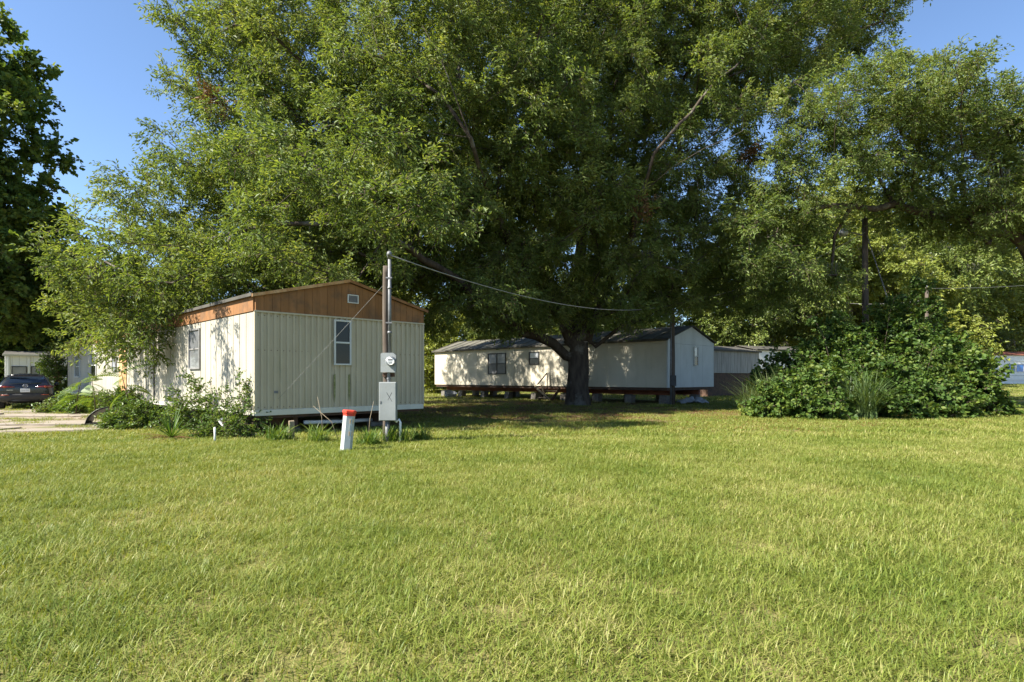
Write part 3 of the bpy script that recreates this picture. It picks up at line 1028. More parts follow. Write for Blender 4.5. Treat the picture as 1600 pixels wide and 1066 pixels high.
me = MB().bbox(-0.012, 0.028, 0.003, w2 - 0.003, H2.z0, H2.z1, 0.003).mesh('side_panel', M['siding_far'])
me_t = MB().bbox(-0.020, 0.028, 0.002, w2 - 0.002, H2.z1 + 0.004, E2 - 0.03, 0.003).mesh('eave_board', M['siding_far'])
me_b = MB().bbox(-0.028, 0.012, 0.003, w2 - 0.003, H2.z0, E2 - 0.03, 0.003).mesh('back_panel', M['siding_far'])
for k in range(n2):
    link('side_panel', me, R2, None, (0.001 * (k % 3), 0.05 + k * w2, 0))
    link('eave_board', me_t, R2, None, (0, 0.05 + k * w2, 0))
    link('back_panel', me_b, R2, None, (H2.W, 0.05 + k * w2, 0))
MB().box(0, H2.W, H2.L - 0.03, H2.L, H2.z0, 3.2).build('rear_end_wall', M['siding_far'], R2)
for k in range(4):
    a, b = 0.04 + k * (H2.W - 0.08) / 4, 0.04 + (k + 1) * (H2.W - 0.08) / 4
    MB().bbox(a + 0.003, b - 0.003, -0.014 - 0.001 * (k % 2), 0.028, H2.z0, H2.z1, 0.003).build('end_panel', M['siding_blue'], R2)
    za, zb = [E2 + (P2 - E2) * (1 - abs(q - H2.W / 2) / (H2.W / 2)) - 0.05 for q in (a, b)]
    MB().prism([(a + 0.002, H2.z1 + 0.008), (b - 0.002, H2.z1 + 0.008), (b - 0.002, zb), (a + 0.002, za)], 'Y', -0.020, 0.028).build('gable_panel', M['siding_blue'], R2)
for x in (-0.018, H2.W - 0.045):
    MB().bbox(x, x + 0.063, -0.026, 0.045, H2.z0, E2 - 0.04, 0.004).build('corner_trim', M['siding_blue'], R2)
MB().prism([(0.03, 3.0), (H2.W - 0.03, 3.0), (H2.W - 0.03, E2 - 0.06), (H2.W / 2, P2 - 0.06), (0.03, E2 - 0.06)], 'Y', 0.03, H2.L - 0.03).build('attic_core', M['backing'], R2)
for s in (0, 1):
    n = 20
    for k in range(n):
        a, b = -0.14 + k * (H2.L + 0.28) / n, -0.14 + (k + 1) * (H2.L + 0.28) / n
        xe = -0.16 if s == 0 else H2.W + 0.16
        ze = E2 - 0.05
        lap = 0.006 * (k % 2)
        mb = MB().prism([(xe, ze + lap), (H2.W / 2, P2 + lap), (H2.W / 2, P2 + 0.03 + lap), (xe, ze + 0.03 + lap)], 'Y', a, b - 0.003)
        mb.prism([(xe, ze + 0.031 + lap), (H2.W / 2, P2 + 0.031 + lap), (H2.W / 2, P2 + 0.06 + lap), (xe, ze + 0.06 + lap)], 'Y', b - 0.06, b - 0.01)
        mb.build('roof_sheet', M['roof_metal'], R2)
MB().bbox(-0.185, -0.162, -0.14, H2.L + 0.14, E2 - 0.09, E2 + 0.02, 0.004).build('gutter', M['roof_dark'], R2)
window(H2, 'side', H2.side(791), H2.side(763), H2.side_z(777, 585), H2.side_z(777, 552), M['dark_frame'], [M['glass_curtain'], M['glass_blind']], mull=1, proud=0.014, fw=0.06)
window(H2, 'side', H2.side(843), H2.side(827), H2.side_z(835, 570), H2.side_z(835, 550), M['dark_frame'], [M['glass'], M['glass_blind']], proud=0.014, fw=0.06)
window(H2, 'end', H2.end(1083.5), H2.end(1090), H2.end_z(1087, 572), H2.end_z(1087, 542), M['frame_white'], [M['glass'], M['glass_blind']], proud=0.018, fw=0.04)
ym = H2.side(858)
# entry steps with a handrail
st = empty('entry_steps', (0, 0, 0), 0, 'small dark entry steps with a leaning handrail beside the beige mobile home', 'steps')
c0 = R2.matrix_basis @ Vector((-0.10, H2.side(868), 0))
st.location = (c0.x, c0.y, 0); st.rotation_euler = (0, 0, TH2)
for k in range(3):
    MB().bbox(-0.9 + k * 0.28, -0.60 + k * 0.28, -0.5, 0.5, 0.16 + k * 0.2, 0.20 + k * 0.2, 0.005).build('tread', M['lumber'], st)
for y in (-0.5, 0.46):
    MB().prism([(-0.95, 0), (-0.70, 0), (-0.05, 0.62), (-0.05, 0.78), (-0.12, 0.78)], 'Y', y, y + 0.04).build('stringer', M['steel'], st)
MB().tube([(-0.92, 0.48, 0.95), (-0.10, 0.48, 1.62)], 0.035, 6).tube([(-0.10, 0.48, 0.1), (-0.10, 0.48, 1.62)], 0.035, 6).build('handrail', M['steel'], st)

# ---- grey boarded mobile home and white one far behind on the right
def small_home(name, label, p0, p1, depth, zb, zt, mat, roof, nb, peak=0.35, skirt=None, win=(), cat='mobile home', trim=None, frame=None, panes=None, board='wall_board'):
    """front wall runs from p0 to p1 (ground plan) and is seen from the camera side"""
    dx, dy = p1[0] - p0[0], p1[1] - p0[1]
    Ln = math.hypot(dx, dy)
    th = math.atan2(dy, dx)
    g = gz(*p0)
    root = empty(name, (p0[0], p0[1], g), th, label, cat)
    h = type('h', (), {})(); h.root = root
    MB().box(0.03, Ln - 0.03, 0.03, depth - 0.03, zb, zt).build('wall_core', M['backing'], root)
    bwid = Ln / nb
    me = MB().bbox(0.004, bwid - 0.004, -0.014, 0.028, zb, zt - 0.02, 0.004).mesh(board, mat)
    for k in range(nb): link(board, me, root, None, (k * bwid, 0.002 * (k % 2), 0))
    for s, x in ((0, 0.0), (1, Ln)):
        MB().box(x - (0.012 if s == 0 else -0.012) - 0.012, x + 0.012 - (0.012 if s == 0 else -0.012), 0.032, depth, zb, zt - 0.02).build('end_wall', mat, root)
    MB().box(0.0, Ln, depth, depth + 0.025, zb, zt - 0.02).build('rear_wall', mat, root)
    if skirt is not None:
        MB().box(0.05, Ln - 0.05, 0.06, depth - 0.06, 0.0 - 0.05, zb - 0.003).build('skirting', skirt, root)
    MB().prism([(-0.14, zt - 0.02), (depth / 2, zt + peak), (depth + 0.14, zt - 0.02), (depth + 0.14, zt + 0.03), (depth / 2, zt + peak + 0.05), (-0.14, zt + 0.03)], 'X', -0.12, Ln + 0.12).build('roof', roof, root)
    if trim is not None:
        MB().bbox(-0.13, Ln + 0.13, -0.17, -0.145, zt - 0.08, zt + 0.05, 0.004).build('eave_trim', trim, root)
    for (u0, u1, z0, z1, mull, rail) in win:
        window(h, 'end', u0, u1, z0, z1, frame or M['frame_white'], panes or [M['glass']], mull=mull, rail=rail, proud=0.016, fw=0.07)
    return root, Ln


a, b = at(1106, 590, 42), at(1186, 590, 46)
small_home('mobile_home', 'grey weathered mobile home with vertical boards right of the pale gable end', (a.x, a.y), (b.x, b.y), 4.0, 1.68, 3.35, M['grey_board'], M['roof_dark'], 24, 0.4, M['steel'], trim=M['roof_dark'])
a, b = at(1183, 590, 50), at(1330, 590, 54)
small_home('mobile_home', 'white mobile home half hidden behind the leafy thicket', (a.x, a.y), (b.x, b.y), 4.2, 1.5, 3.65, M['white_paint'], M['roof_dark'], 14, 0.4, M['steel'], win=[(4.6, 5.6, 2.2, 3.1, 0, True)], trim=M['roof_dark'])
a, b = at(1552, 590, 75), at(1720, 590, 78)
root, Ln = small_home('mobile_home', 'white mobile home with blue windows and red brown roof edge at the right', (a.x, a.y), (b.x, b.y), 4.5, 0.55, 3.75, M['white_paint'], M['brown_trim'], 22, 0.45, M['white_paint'],
                      win=[(2.05, 3.25, 1.55, 2.62, 0, False)], trim=M['brown_trim'], frame=M['frame_white'], panes=[M['glass_blue']])
h_ = type('h', (), {})(); h_.root = root
window(h_, 'end', 2.5, 5.6, 1.45, 2.75, M['frame_white'], [M['glass_blue'], M['glass_blue']], mull=2, rail=False, proud=0.03, fw=0.08) if False else None
window(h_, 'end', 3.45, 4.65, 1.55, 2.62, M['frame_white'], [M['glass_blue']], mull=0, rail=False, proud=0.016, fw=0.07)
MB().bbox(1.3, 7.0, -0.06, -0.018, 1.08, 1.17, 0.004).build('ledge', M['siding_blue'], root)
MB().bbox(0.85, 1.02, -0.05, -0.018, 0.55, 3.6, 0.004).build('pilaster', M['siding_far'], root)
MB().bbox(1.3, 7.0, -0.05, -0.018, 2.95, 3.02, 0.004).build('ledge', M['siding_blue'], root)

# ---- small white house behind the parked car
a, b = at(8, 590, 39), at(104, 590, 41)
root, Ln = small_home('small_house', 'small white house with wide front windows behind the parked car', (a.x, a.y), (b.x, b.y), 5.0, 0.25, 2.85, M['white_paint'], M['roof_dark'], 9, 0.28, M['block'], cat='house', trim=M['white_trim'])
h_ = type('h', (), {})(); h_.root = root
for u0, u1 in ((0.32, 1.12), (1.32, 2.45)):
    window(h_, 'end', u0, u1, 1.15, 2.1, M['dark_frame'], [M['glass_curtain']], rail=False, proud=0.016, fw=0.05)
MB().bbox(2.55, 2.95, -0.05, -0.018, 0.3, 2.15, 0.006).build('shutter', M['brown_trim'], root)
for u in (0.18, 1.22): MB().bbox(u - 0.05, u + 0.05, -0.07, -0.018, 0.3, 2.75, 0.005).build('porch_post', M['white_paint'], root)
# ------------------------------------------------------------------ meter post by the front mobile home
mp = gpt(601, 693)
PX, PY = mp.x, mp.y
post = empty('meter_post', (PX, PY, 0), 0, 'wooden meter post with grey electric boxes and a tall conduit before the cream mobile home', 'utility post')
def pz(py): return EYE + (590 - py) / FPX * PY
def pxx(px): return (px - 600) / FPX * PY
r_ = random.Random(3)
pp = [(0.012 * math.sin(z * 1.7), 0.006 * math.cos(z * 2.1), z) for z in [-0.15] + [i * 0.25 for i in range(0, 17)] if z < pz(417)]
MB().tube(pp + [(0.0, 0.0, pz(415))], [0.078 - 0.004 * i / 4 for i in range(len(pp) + 1)], 12).build('wood_post', M['pole_wood'], post, (pxx(601.5), 0.06, 0), smooth=True)
cx = pxx(608.5)
cond = MB().tube([(cx, -0.04, pz(551)), (cx, -0.04, pz(404))], 0.034, 12).tube([(cx, -0.04, pz(452)), (cx, -0.04, pz(449))], 0.043, 12).tube([(cx, -0.04, pz(522)), (cx, -0.04, pz(518))], 0.043, 12)
conduit = cond.build('conduit', M['galv'], post, smooth=True)
MB().tube([(cx, -0.04, pz(405)), (cx, -0.06, pz(400)), (cx + 0.01, -0.12, pz(398)), (cx + 0.01, -0.18, pz(401))], [0.040, 0.055, 0.052, 0.035], 12).build('weather_head', M['galv'], conduit, smooth=True)
for z in (pz(435), pz(505)):
    MB().bbox(cx - 0.075, cx + 0.055, -0.080, -0.074, z - 0.014, z + 0.014, 0.002).build('strap', M['galv'], conduit)
# meter socket
mx0, mx1, mz0, mz1 = pxx(597), pxx(620.5), pz(582), pz(552)
ms = MB().prism([(mx0, mz0), (mx1 - 0.01, mz0), (mx1, mz0 + 0.05), (mx1, mz1 - 0.05), (mx1 - 0.06, mz1), (mx0 + 0.03, mz1), (mx0, mz1 - 0.02)], 'Y', -0.20, -0.085).build('meter_box', M['box_grey'], post)
mcx, mcz = (mx0 + mx1) / 2 + 0.055, (mz0 + mz1) / 2 + 0.03
MB().lathe([(0.098, -0.20), (0.098, -0.235), (0.088, -0.237)], 24, (mcx, 0, mcz), 'Y').build('meter_ring', M['galv'], ms, smooth=False)
MB().lathe([(0.084, -0.2375), (0.082, -0.27), (0.078, -0.275)], 24, (mcx, 0, mcz), 'Y').build('dial_plate', M['dial'], ms)
MB().bbox(mcx - 0.045, mcx + 0.045, -0.2785, -0.2755, mcz + 0.012, mcz + 0.036, 0.001).build('register_window', M['ink'], ms)
for k in range(3):
    MB().bbox(mcx - 0.05 + 0.012 * k, mcx + 0.045 - 0.008 * k, -0.2775, -0.2755, mcz - 0.018 - 0.016 * k, mcz - 0.012 - 0.016 * k, 0.0005).build('print_line', M['ink'], ms)
gm, nt, N, L, b = new_mat('clear_dome')
b.inputs['Roughness'].default_value = 0.03
tb = N.new('ShaderNodeBsdfTransparent'); fr = N.new('ShaderNodeFresnel'); fr.inputs[0].default_value = 1.45
mx = N.new('ShaderNodeMixShader'); L.new(fr.outputs[0], mx.inputs[0]); L.new(tb.outputs[0], mx.inputs[1]); L.new(b.outputs[0], mx.inputs[2]); L.new(mx.outputs[0], N['Material Output'].inputs['Surface'])
L.new(ramp_node(nt, noise_node(nt, 4), [(0.3, (0.93, 0.95, 0.95)), (0.7, (1, 1, 1))]).outputs[0], b.inputs['Base Color'])
MB().lathe([(0.089, -0.238), (0.088, -0.30), (0.075, -0.325), (0.04, -0.336)], 24, (mcx, 0, mcz), 'Y').build('glass_dome', gm, ms, smooth=True)
# nipple and disconnect box
MB().tube([(cx, -0.13, pz(582)), (cx, -0.13, pz(598))], 0.03, 12).tube([(cx, -0.13, pz(593)), (cx, -0.13, pz(590))], 0.042, 8).build('pipe_nipple', M['galv'], post)
MB().bbox(pxx(598), pxx(616), -0.085, 0.0, pz(589), pz(583), 0.004).build('bracket', M['steel'], post)
dx0, dx1, dz0, dz1 = pxx(594.5), pxx(621), pz(656.5), pz(597)
db = MB().bbox(dx0, dx1, -0.20, -0.07, dz0, dz1, 0.006).build('disconnect_box', M['box_grey'], post)
MB().bbox(dx0 + 0.008, dx1 - 0.008, -0.218, -0.2005, dz0 + 0.008, dz1 - 0.012, 0.005).build('cover', M['box_grey'], db)
xm, zm = (dx0 + dx1) / 2 + 0.045, dz0 + (dz1 - dz0) * 0.62
mk = MB()
for (a0, c0, a1, c1) in ((-0.06, 0.085, 0.05, -0.10), (0.045, 0.085, -0.035, -0.07)):
    t = Vector((a1 - a0, 0, c1 - c0)).normalized(); n_ = Vector((t.z, 0, -t.x)) * 0.006
    p0, p1 = Vector((xm + a0, -0.2188, zm + c0)), Vector((xm + a1, -0.2188, zm + c1))
    y_ = Vector((0, 0.0006 * (1 if a0 > 0 else 0), 0))
    mk.add([p0 + n_ + y_, p0 - n_ + y_, p1 - n_ * 0.6 + y_, p1 + n_ * 0.6 + y_], [(0, 1, 2, 3)])
mk.build('pen_mark', M['ink'], db)
MB().bbox(dx0 + 0.02, dx0 + 0.05, -0.226, -0.219, dz0 + 0.35, dz0 + 0.40, 0.002).build('latch', M['galv'], db)
MB().tube([(pxx(606), -0.12, dz0), (pxx(606), -0.12, -0.1)], 0.042, 12).build('lower_conduit', M['galv'], post, smooth=True)
MB().tube([(pxx(618), -0.1, dz0 + 0.0), (pxx(620), -0.1, dz0 - 0.03), (pxx(624), -0.1, dz0 + 0.02), (pxx(626), -0.1, dz0 - 0.04), (pxx(625), -0.08, -0.05)], 0.024, 8).build('pipe_elbow', M['pvc'], post, smooth=True)

# guy wire from the post down to the ground at the corner of the home
g0 = Vector((PX + pxx(601.5), PY + 0.0, pz(442))); g1 = gpt(384, 676)
gw = MB().tube([g0, (g0 * 0.67 + g1 * 0.33) + Vector((0, 0, -0.03)), (g0 * 0.33 + g1 * 0.67) + Vector((0, 0, -0.03)), g1], 0.0034, 6)
tag(gw.build('guy_wire', M['cable_pale']), 'thin slanting guy wire across the corrugated end wall of the cream mobile home', 'wire')

# ------------------------------------------------------------------ cable marker pedestal
q = gpt(540.5, 706)
ped = empty('cable_pedestal', (q.x, q.y, 0), 0, 'short pale cable marker pedestal with a red cap in the grass', 'utility marker')
ped.rotation_euler = (0, math.radians(5), math.radians(20))
n = 6
ph = 0.70
pr = [(0.105, -0.08), (0.105, ph)]
MB().lathe(pr, n).build('body', M['pedestal'], ped)
MB().lathe([(0.118, ph - 0.004), (0.124, ph + 0.012), (0.124, ph + 0.045), (0.110, ph + 0.058), (0.03, ph + 0.062)], n).build('cap', M['red'], ped)
MB().lathe([(0.109, ph - 0.045), (0.109, ph - 0.005)], n).build('collar', M['red'], ped)
a = math.radians(-50)
for k, (z0, z1, mt) in enumerate(((0.52, 0.60, M['orange_print']), (0.40, 0.50, M['pedestal']), (0.30, 0.38, M['orange_print']))):
    lab = MB().bbox(-0.038, 0.038, -0.0945, -0.0915, z0, z1, 0.0008).build('sticker', mt, ped, rot=(0, 0, math.radians(30)))

# ------------------------------------------------------------------ bits round the base of the front home
q = gpt(456, 688)
so = tag(MB().bbox(-0.055, 0.055, -0.05, 0.05, -0.1, 0.42, 0.008).build('wooden_stake', M['lumber'], None, (q.x, q.y, 0), (0.02, -0.02, 0.5)), 'short square wooden stake standing before the dark gap under the home', 'post')
q = gpt(335, 693)
tag(MB().tube([(0, 0, -0.1), (0.01, 0, 0.17), (0.008, 0, 0.33)], 0.021, 10).build('pipe_stub', M['pvc'], None, (q.x, q.y, 0), smooth=True), 'thin white upright pipe stub left of the slanting white pipe', 'pipe')
p0, p1 = gpt(363, 682), at(346, 658, 13.3)
tag(MB().tube([p0 + Vector((0, 0, -0.05)), p0 * 0.5 + p1 * 0.5, p1, p1 + Vector((-0.10, 0.5, 0.05))], [0.062, 0.062, 0.062, 0.062], 12).build('drain_pipe', M['pvc'], None, smooth=True), 'slanting white drain pipe under the near corner of the cream home', 'pipe')
p0, p1 = at(475, 660, 14.6), at(592, 655, 16.6)
tag(MB().tube([p0, p0 * 0.5 + p1 * 0.5 + Vector((0, 0, -0.02)), p1], 0.05, 10).build('water_pipe', M['pvc'], None, smooth=True), 'level white pipe running in shade under the corrugated end wall', 'pipe')
# black plastic sheet bent into an arch in the weeds
q = gpt(172, 664)
V, F = [], []
for i in range(13):
    a = math.pi * (0.04 + 0.70 * i / 12)
    for j in range(5):
        V.append((-math.cos(a) * 0.62 + 0.012 * math.sin(i * 3.1 + j), j * 0.16 + 0.01 * math.sin(i * 2.0), math.sin(a) * 0.55 * (1 - 0.05 * j) - 0.03))
F = [(i * 5 + j, i * 5 + j + 1, (i + 1) * 5 + j + 1, (i + 1) * 5 + j) for i in range(12) for j in range(4)]
o = MB().add(V, F).build('plastic_sheet', M['black_plastic'], None, (q.x, q.y, 0), (0, 0, 0.35), True)
md = o.modifiers.new('thickness', 'SOLIDIFY'); md.thickness = 0.012
tag(o, 'black plastic sheet bent into an arch at the edge of the drive', 'plastic sheet')
# crumpled tarp at the foot of the far post
q = at(1076, 590, 30.0)
V, F = [], []
for i in range(15):
    for j in range(11):
        x, y = i / 14 * 2 - 1, j / 10 * 2 - 1
        rr = max(0, 1 - (abs(x) ** 2.6 + abs(y) ** 2.6) * 0.5)
        V.append((x * 0.72, y * 0.5, 0.34 * rr ** 0.8 * (0.75 + 0.9 * mnoise.noise(Vector((x * 3.1, y * 2.7, 2)))) + 0.06 * rr * mnoise.noise(Vector((x * 9, y * 9, 2)))))
F = [(i * 11 + j, i * 11 + j + 1, (i + 1) * 11 + j + 1, (i + 1) * 11 + j) for i in range(14) for j in range(10)]
tag(MB().add(V, F).build('crumpled_tarp', M['tarp'], None, (q.x + 0.2, q.y, 0), None, True), 'crumpled pale tarp heaped on the grass under the pale gable end', 'tarp')
# white basin and boards beneath the far home
q = gpt(705, 616); q = at(705, 606, 41)
tag(MB().lathe([(0.10, 0.0), (0.36, 0.02), (0.44, 0.34), (0.47, 0.36), (0.44, 0.365), (0.38, 0.10), (0.1, 0.06)], 18).build('plastic_tub', M['tarp'], None, (q.x, 40.0, 0.02), (0.2, 0.25, 0)), 'pale plastic tub tipped under the left end of the beige mobile home', 'tub')
for k, (p0, p1) in enumerate(((at(836, 604, 34.5), at(858, 624, 32.5)), (at(846, 602, 34.8), at(852, 624, 33.2)))):
    tag(MB().tube([p0, p1], 0.055, 4).build('loose_board', M['lumber'], None), ('longer' if k == 0 else 'steeper') + ' pale board leaning under the beige mobile home left of the oak', 'board', 'boards leaning under the beige home')

# ------------------------------------------------------------------ service post in front of the far home
q = at(1050.5, 590, 28.2)
sp = empty('service_post', (q.x, q.y, 0), 0, 'slim wooden service post with conduit in front of the far pale gable end', 'utility post')
D = q.y
zt = EYE + (590 - 482) / FPX * D
MB().tube([(0, 0, -0.1), (0.01, 0, zt * 0.5), (0, 0, zt)], [0.125, 0.115, 0.10], 12).build('wood_post', M['pole_wood'], sp, smooth=True)
MB().tube([(-0.10, -0.12, 0), (-0.10, -0.12, zt - 0.25)], 0.035, 8).build('conduit', M['galv'], sp, smooth=True)
MB().tube([(-0.10, -0.12, zt - 0.27), (-0.11, -0.13, zt - 0.08), (-0.10, -0.17, zt - 0.02), (-0.10, -0.25, zt - 0.10)], [0.045, 0.07, 0.07, 0.045], 10).build('weather_head', M['insulator'], sp, smooth=True)
MB().bbox(-0.16, 0.12, -0.26, -0.13, 0.95, 1.45, 0.01).build('meter_box', M['dark_frame'], sp)
MB().lathe([(0.03, 0), (0.06, 0.04), (0.03, 0.08)], 10, (0.03, -0.12, zt - 0.12)).build('insulator', M['insulator'], sp)
SP_TOP = Vector((q.x, q.y - 0.12, zt - 0.05))

# ------------------------------------------------------------------ utility poles behind the thicket
def utility_pole(px, base_py, top_py, Y, rad, label, guy=None, arm=True, grey=False):
    x = (px - 800) / FPX * Y
    g = gz(x, Y)
    h = EYE + (590 - top_py) / FPX * Y - g
    root = empty('utility_pole', (x, Y, g), 0, label, 'utility pole', 'utility poles')
    MB().tube([(0, 0, -0.2), (0.02, 0, h * 0.4), (0, 0, h)], [rad, rad * 0.92, rad * 0.8], 12).build('pole', M['bark_grey'] if grey else M['pole_wood'], root, smooth=True)
    if arm:
        MB().tube([(-0.1, 0, h - 0.75), (-0.95, -0.02, h - 0.55)], 0.035, 8).build('lamp_arm', M['galv'], root)
        MB().lathe([(0.06, 0), (0.13, -0.05), (0.20, -0.22), (0.14, -0.30), (0.05, -0.33)], 14, (-0.98, -0.02, h - 0.45)).build('lamp_head', M['insulator'], root, smooth=True)
    MB().lathe([(0.03, 0), (0.06, 0.05), (0.04, 0.12)], 10, (0, 0, h)).build('insulator', M['insulator'], root)
    return Vector((x, Y, g + h)), root


U1, _ = utility_pole(1351.5, 0, 342, 26.8, 0.15, 'tall dark utility pole with lamp arm rising behind the thicket')
U2, _ = utility_pole(1448, 0, 449, 52, 0.16, 'shorter pale utility pole top right of the dark pole, among far trees', arm=False)
U3, _ = utility_pole(1302, 0, 470, 60, 0.16, 'pale thin pole left of the dark utility pole among far trees', arm=False, grey=True)


def cable(name, p0, p1, sag, rad, mat, label):
    p0, p1 = Vector(p0), Vector(p1)
    pts = []
    for i in range(25):
        f = i / 24
        pts.append(p0.lerp(p1, f) - Vector((0, 0, sag * 4 * f * (1 - f))))
    return tag(MB().tube(pts, rad, 5).build(name, mat, None, smooth=True), label, 'cable')


W0 = Vector((PX + cx + 0.01, PY - 0.18, pz(401)))
cable('service_cable', W0, SP_TOP + Vector((0, 0, 0.22)), 0.62, 0.012, M['cable_pale'], 'pale service cable sagging from the meter post across the oak to the far service post')
cable('service_cable', SP_TOP + Vector((0, 0, 0.25)), U1 + Vector((0, -0.1, -0.6)), 0.5, 0.018, M['cable_pale'], 'pale cable rising right from the far service post towards the dark pole')
cable('service_cable', SP_TOP + Vector((0.1, 0.3, 0.0)), at(1185, 452, 31), 0.1, 0.016, M['cable_pale'], 'short lower cable slanting up right of the far service post')
cable('guy_wire', U1 + Vector((0, 0, -0.5)), at(1398, 500, 25.2), 0.0, 0.028, M['cable'], 'dark guy wire slanting down right from the tall dark utility pole')
cable('power_line', U2 + Vector((0, 0, -0.1)), at(1720, 434, 62), 0.3, 0.012, M['cable_pale'], 'upper thin power line right of the shorter pale pole')
cable('power_line', U3 + Vector((0, 0, -0.1)), U2 + Vector((0, 0, -1.1)), 0.3, 0.012, M['cable_pale'], 'thin power line between the two far pale poles')

